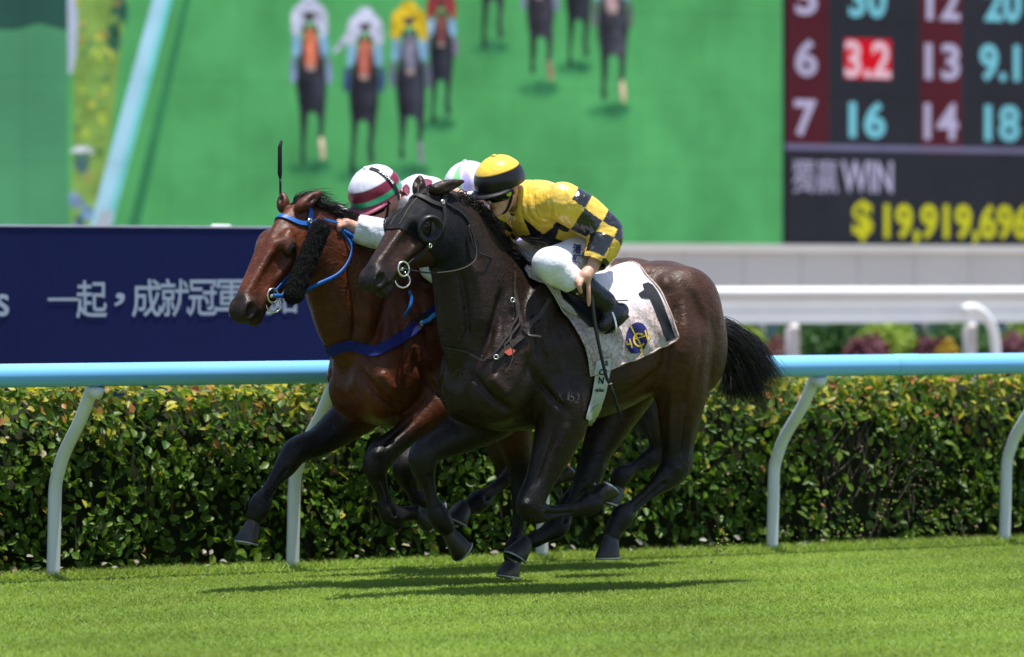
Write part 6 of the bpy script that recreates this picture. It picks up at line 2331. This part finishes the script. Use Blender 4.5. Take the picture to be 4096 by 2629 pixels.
for sd in (1, -1):
    vs = []
    fl0 = catmull([Pn(1300, 640, .10) * [1, sd, 1], Pn(1330, 672, .22) * [1, sd, 1], Pn(1362, 712, .29) * [1, sd, 1], Pn(1392, 760, .31) * [1, sd, 1]], 5)
    fl1 = catmull([Pn(1390, 620, .06) * [1, sd, 1], Pn(1405, 660, .18) * [1, sd, 1], Pn(1418, 710, .26) * [1, sd, 1], Pn(1425, 765, .29) * [1, sd, 1]], 5)
    for a, b in zip(fl0, fl1):
        for k in range(7):
            vs.append(snap(bv, a * (1 - k / 6) + b * k / 6, 0.030)[0])
    o = mesh_obj("flap", vs, [(i * 7 + k, (i + 1) * 7 + k, (i + 1) * 7 + k + 1, i * 7 + k + 1) for i in range(len(fl0) - 1) for k in range(6)], LEATHER, saddle, True)
    md = o.modifiers.new("thick", 'SOLIDIFY'); md.thickness = 0.008; md.offset = 0
    J = near_j['J']; s = 'l' if sd > 0 else 'r'
    to, he, an = J['to' + s], J['he' + s], J['an' + s]
    mid = to * .72 + he * .28
    up = an - mid; up /= np.linalg.norm(up)
    lat = np.array([0, 1.0, 0])
    mb = MB().tube(catmull([mid - lat * .055 + up * .02, mid - lat * .050 - up * .05, mid - up * .056, mid + lat * .050 - up * .05, mid + lat * .055 + up * .02, mid + up * .115, mid - lat * .055 + up * .02], 4), 0.0065, 6)
    mb.build("stirrup", METAL, saddle, True)
    strap("stirrup_leather", bv, [mid + up * .11, (mid + up * .11) * .5 + np.array([mid[0] + .05, sd * .27, 1.40]) * .5, np.array([mid[0] + .08, sd * .24, 1.46])], 0.02, LEATHER, saddle, free=(0, sd, 0))
MB().tube([Pn(1432, 706, .345), Pn(1470, 704, .345)], 0.010, 6, flat=(1, .35)).build("strap_end", LEATHER, saddle)
girth = empty("girth", NEAR.loc, ROT_Z)
tag(girth, "pale lettered girth strap below the saddle cloth", "girth")
GIRTH = plain("girth_webbing", (0.42, 0.45, 0.48), 0.6, 0.12, 30)
strap("webbing", bv, [Pn(1380, 975, .17), Pn(1374, 988, .0), Pn(1378, 980, -.17), Pn(1392, 930, -.29)], 0.082, GIRTH, girth, 0.007, 0.004)
both = bvh_of(np.vstack([near['V'], cl['V']]), np.vstack([near['F'], cl['F'] + len(near['V'])]))
decal_poly("webbing", NEAR, both, [(1398, 846), (1432, 838), (1428, 872), (1420, 915), (1408, 950), (1398, 972), (1376, 986), (1369, 980), (1380, 940), (1390, 895)], GIRTH, girth, 0.010)
decal_poly("guard", NEAR, both, [(1388, 952), (1403, 944), (1408, 950), (1398, 972), (1376, 986), (1370, 980)], plain("girth_guard", (0.42, 0.46, 0.34), 0.6), girth, 0.014)
_go, _ = hit(NEAR, bv, 1408, 870)
for ch, x, y, w, h in (("S", 1417, 852, 10, 13), ("O", 1411, 871, 12, 15), ("N", 1406, 890, 13, 15)):
    decal_text("lettering", ch, NEAR, both, x - w / 2, x + w / 2, y - h / 2, y + h / 2, INKB, girth, 0.03, 6, 0.016)
decal_text("lettering", "windlass", NEAR, both, 1391, 1413, 907, 915, INKB, girth, 0.04, -4, 0.016)

# whip of the yellow jockey
whip = empty("whip", NEAR.loc, ROT_Z)
tag(whip, "black whip held point down by the yellow jockey", "whip")
w0, w1, w2 = Pn(1384, 668, .345), Pn(1402, 800, .40), Pn(1430, 900, .42)
wp = catmull([Pn(1378, 652, .335), w0, Pn(1392, 740, .375), w1, Pn(1420, 880, .415), w2], 5)
MB().tube(wp, np.linspace(0.0105, 0.008, len(wp)), 8).build("shaft", LEATHER, whip, True)
fl = [w2, Pn(1438, 925, .425), Pn(1450, 965, .43), Pn(1457, 988, .43)]
MB().tube(fl, [0.009, .013, .013, .010], 8, flat=(1.0, .5)).build("flap", BLACKCLOTH, whip, True)
mb = MB(); ring(mb, w2, 0.009, w2 - w1, 0.003, 10); mb.build("collar", METAL, whip, True)

# brands and print
BRAND = plain("white_brand_hair", (0.075, 0.070, 0.066), 0.8)
for ch, x0, x1, y0, y1 in (("K", 1309, 1322, 919, 938), ("1", 1329, 1334, 918, 938), ("5", 1336, 1346, 921, 941), ("2", 1347, 1357, 925, 945)):
    decal_text("brand_mark", ch, NEAR, bv, x0, x1, y0, y1, BRAND, near['root'], -0.015, 8, 0.0025)
bb = near_j['breeches_bvh']
NAVYP = plain("navy_embroidery", (0.015, 0.018, 0.10), 0.6)
decal_text("embroidery", "潘", NEAR, bb, 1341, 1362, 574, 596, NAVYP, near_j['root'], 0.02, 8, 0.006)
decal_text("embroidery", "頓", NEAR, bb, 1339, 1360, 597, 618, NAVYP, near_j['root'], 0.02, 8, 0.006)
OJ, AJ = near_j['M']
ec_, _ = None, None
mbg = MB()
gc = OJ + AJ @ np.array([.052, .084, -.022])
gn = AJ @ np.array([.5, 1, 0]); gn /= np.linalg.norm(gn)
ga = np.cross(gn, AJ @ np.array([0, 0, 1.0])); ga /= np.linalg.norm(ga)
gb = np.cross(gn, ga)
mbg.add([gc + gn * .006 + .015 * (math.cos(t) * ga + math.sin(t) * gb) for t in np.linspace(0, 2 * math.pi, 17)[:-1]] + [gc + gn * .010], [(i, (i + 1) % 16, 16) for i in range(16)])
mbg.build("logo_disc", plain("lime_disc", (0.45, 0.55, 0.03), 0.5), near_j['goggles'], True)

# ------------------------------------------------------------------ tack of the bay
BLUE = plain("blue_webbing", (0.010, 0.085, 0.32), 0.45, 0.2, 30)
BLUE2 = plain("blue_elastic", (0.006, 0.011, 0.115), 0.7, 0.15, 40)
O, A = bay['M']; S_ = bay['s']
bv = bay['bare']; Pb = BAY.p
brb = empty("bridle", BAY.loc, ROT_Z)
tag(brb, "blue webbing bridle with steel bit rings on the bay", "bridle")
strap("browband", bv, [hp_(.06, .13, -.045), hp_(.095, .09, .0), hp_(.105, 0, .06), hp_(.095, -.09, .0), hp_(.06, -.13, -.045)], 0.024, BLUE, brb, 0.005, 0.006)
strap("headpiece", bv, [hp_(.05, .13, -.04), hp_(-.03, .11, .0), hp_(-.055, 0, .05), hp_(-.03, -.11, .0), hp_(.05, -.13, -.04)], 0.024, BLUE, brb, 0.006, 0.005)
for sd in (1, -1):
    strap("cheekpiece", bv, [hp_(.05, sd * .13, -.04), hp_(.12, sd * .14, -.11), hp_(.25, sd * .13, -.15), hp_(.36, sd * .11, -.158), hp_(.445, sd * .09, -.16)], 0.020, BLUE, brb, 0.006, 0.005)
    c, _ = snap(bv, hp_(.452, sd * .10, -.162), 0.012)
    BITS[sd] = c
    mb = MB(); ring(mb, c, 0.036, A @ np.array([.1, 1, .1]), 0.0055, 24); mb.build("bit_ring", METAL, brb, True)
mb = MB(); ring(mb, BITS[1] + A @ np.array([.01, -.02, -.05]), 0.040, A @ np.array([.3, 1, .5]), 0.005, 20, 1.0, 0, 250); mb.build("lip_ring", METAL, brb, True)
MB().tube([BITS[1], BITS[-1]], 0.009, 8).build("mouthpiece", METAL, brb, True)
strap("throat_lash", bv, [hp_(.04, .13, -.05), hp_(-.03, .15, -.12), hp_(-.06, .14, -.22), hp_(-.02, .10, -.30)], 0.012, BLUE, brb, 0.010, 0.005)
c, _ = snap(bv, hp_(.05, .13, -.04), 0.014)
mb = MB(); ring(mb, c, 0.010, A @ np.array([0, 1, 0]), 0.007, 12); mb.build("buckle", METAL, brb, True)
# sheepskin cheek rolls
WOOL = plain("black_sheepskin", (0.012, 0.011, 0.011), 0.95, 0.5, 60)
for sd in (1,):
    a_, b_ = hp_(.075, sd * .150, -.085), hp_(.400, sd * .128, -.185)
    root = empty("cheek_roll", BAY.loc, ROT_Z)
    tag(root, "black sheepskin roll on the cheek of the bay", "cheek roll")
    lo_, hi_ = np.minimum(a_, b_) - .09, np.maximum(a_, b_) + .09
    f = Field(lo_, hi_, 0.006)
    f.cone(a_, b_, .043, .047, .02, (0, 0, 0))
    V, F, C = f.mesh(0)
    r = np.random.default_rng(3)
    V = folds(V, F, 0.0022, 3, 90)
    mesh_obj("roll", V, F, WOOL, root, True)
    tufts = []
    ids = r.integers(0, len(V), 9000)
    ax_ = (b_ - a_) / np.linalg.norm(b_ - a_)
    for i in ids:
        p = V[i]
        t = np.clip((p - a_) @ ax_, 0, np.linalg.norm(b_ - a_))
        n = p - (a_ + ax_ * t); n /= np.linalg.norm(n) + 1e-9
        d = n * .8 + r.normal(0, .6, 3)
        tufts.append([p - n * .004, p + d * .004 + r.normal(0, .002, 3), p + d * .006 + r.normal(0, .004, 3)])
    tag(strands(tufts, "wool", WOOL, root, 0.0017, 4), kind="stuff")
bv = bay['bvh']
rb = empty("reins", BAY.loc, ROT_Z)
tag(rb, "blue reins from the bay's bit to its jockey's hands", "reins")
MB().tube(catmull([BITS[1], Pb(690, 692, .17), Pb(742, 668, .20), Pb(790, 645, .20), Pb(814, 618, .18), Pb(824, 585, .15), Pb(812, 556, .12), Pb(797, 536, .10)], 6), 0.011, 6, flat=(1, .4), up=(0, 0, 1)).build("near_rein", BLUE, rb, True)
MB().tube(catmull([BITS[-1], Pb(660, 640, -.2), Pb(720, 580, -.2), Pb(760, 530, -.2)], 6), 0.009, 6, flat=(1, .4), up=(0, 0, 1)).build("off_rein", BLUE, rb, True)
MB().tube(catmull([Pb(797, 536, .10), Pb(830, 555, .14), Pb(850, 566, .10), Pb(880, 572, .06)], 6), 0.009, 6, flat=(1, .4), up=(0, 0, 1)).build("rein_end", BLUE, rb, True)
bb_ = empty("breast_girth", BAY.loc, ROT_Z)
tag(bb_, "dark blue breast strap with steel buckle across the bay's chest", "breast strap")
strap("band", bv, [Pb(1040, 716, .30), Pb(1008, 742, .30), Pb(960, 776, .30), Pb(905, 805, .28), Pb(850, 818, .22), Pb(800, 815, .10), Pb(785, 810, -.06), Pb(800, 800, -.22)], 0.054, BLUE2, bb_, 0.012, 0.006, smooth=12)
strap("buckle_plate", bv, [Pb(1022, 732, .30), Pb(1008, 744, .30), Pb(990, 754, .30)], 0.06, BLACKCLOTH, bb_, 0.014, 0.004)
strap("buckle", bv, [Pb(1028, 734, .30), Pb(1012, 746, .30), Pb(996, 756, .30)], 0.022, METAL, bb_, 0.019, 0.004)
strap("buckle_strap", bv, [Pb(1034, 730, .30), Pb(1018, 740, .30), Pb(1002, 752, .30)], 0.018, plain("light_blue_strap", (0.03, 0.22, 0.55), 0.5), bb_, 0.025, 0.004)
MB().tube(catmull([Pb(960, 682, .30), Pb(965, 700, .31), Pb(960, 722, .32), Pb(948, 742, .30)], 5), 0.010, 6, flat=(1, .4), up=(1, 0, 0)).build("hanging_strap", BLUE, bb_, True)
for ch, x0, x1, y0, y1 in (("J", 1013, 1020, 911, 931), ("3", 1024, 1037, 914, 937)):
    decal_text("brand_mark", ch, BAY, bv, x0, x1, y0, y1, BRAND, bay['root'], -0.01, 5, 0.0025)
saddle_cloth(bay, BAY, [(975, 618, 0), (1005, 630, .12), (1050, 680, .25), (1090, 735, .30), (1112, 810, .31), (1130, 890, .29)],
             [(1215, 612, 0), (1233, 630, .10), (1266, 680, .22), (1303, 735, .29), (1325, 786, .31), (1327, 790, .31)], "white saddle cloth on the bay, hidden by the dark horse", nt=36, ns=30)
saddle_cloth(third, THIRD, [(1185, 622, 0), (1213, 634, .12), (1255, 680, .25), (1293, 730, .30), (1314, 800, .31), (1332, 870, .29)],
             [(1412, 616, 0), (1430, 634, .10), (1462, 680, .22), (1497, 730, .29), (1518, 780, .31), (1520, 784, .31)], "white saddle cloth on the rail horse, hidden by the others", nt=36, ns=30)

# whip of the bay's jockey, held upright beside the bay's head
wb = empty("whip", BAY.loc, ROT_Z)
tag(wb, "black whip held upright beside the bay's ears", "whip")
h0, h1 = Pb(752, 516, -.27), Pb(657, 420, -.30)
MB().tube(catmull([Pb(770, 540, -.27), h0, Pb(690, 545, -.30), Pb(664, 500, -.30), Pb(658, 470, -.30), h1], 5), 0.0065, 7).build("shaft", LEATHER, wb, True)
MB().tube([h1, Pb(656, 408, -.30), Pb(656, 345, -.30), Pb(660, 330, -.30)], [.006, .014, .013, .008], 8, flat=(1.0, .5), up=(1, 0, 0)).build("flap", BLACKCLOTH, wb, True)

# helmet strap of the bay's jockey with its maker's lettering
OJ, AJ = bay_j['M']
rx, ry, rz = .154, .132, .140
sp_ = []
for la in np.linspace(-26, 78, 14):
    lo_ = rad(100 - 4 * (la + 26) / 104)
    sp_.append(OJ + AJ @ np.array([rx * math.cos(rad(la)) * math.cos(lo_), ry * math.cos(rad(la)) * math.sin(lo_), .028 + rz * math.sin(rad(la))]))
vs, fs = [], []
for i, p in enumerate(sp_):
    t = sp_[min(i + 1, 13)] - sp_[max(0, i - 1)]; t /= np.linalg.norm(t)
    n = p - OJ; n /= np.linalg.norm(n)
    s = np.cross(t, n) * 0.013
    vs += [p - s + n * .003, p + s + n * .003]
fs = [(2 * i, 2 * i + 1, 2 * i + 3, 2 * i + 2) for i in range(13)]
o = mesh_obj("goggle_strap", vs, fs, BLACKCLOTH, bay_j['helmet'])
TV_, TF_ = text_mesh("SHORE", 0.02)
lo, hi = TV_.min(0), TV_.max(0)
out = []
for v in TV_:
    t = (v[0] - lo[0]) / (hi[0] - lo[0]); c = (v[1] - lo[1]) / (hi[1] - lo[1]) - 0.5
    la = 14 + 40 * t
    lo_ = rad(100 - 4 * (la + 26) / 104)
    f_ = lambda la, l: OJ + AJ @ np.array([rx * math.cos(rad(la)) * math.cos(l), ry * math.cos(rad(la)) * math.sin(l), .028 + rz * math.sin(rad(la))])
    p = f_(la, lo_)
    tt = f_(la + 1, lo_) - p; tt /= np.linalg.norm(tt)
    n = p - OJ; n /= np.linalg.norm(n)
    out.append(p + np.cross(n, tt) * c * 0.016 + n * .006)
mesh_obj("strap_lettering", out, TF_, plain("white_print", (0.8, 0.8, 0.8), 0.5), bay_j['helmet'])
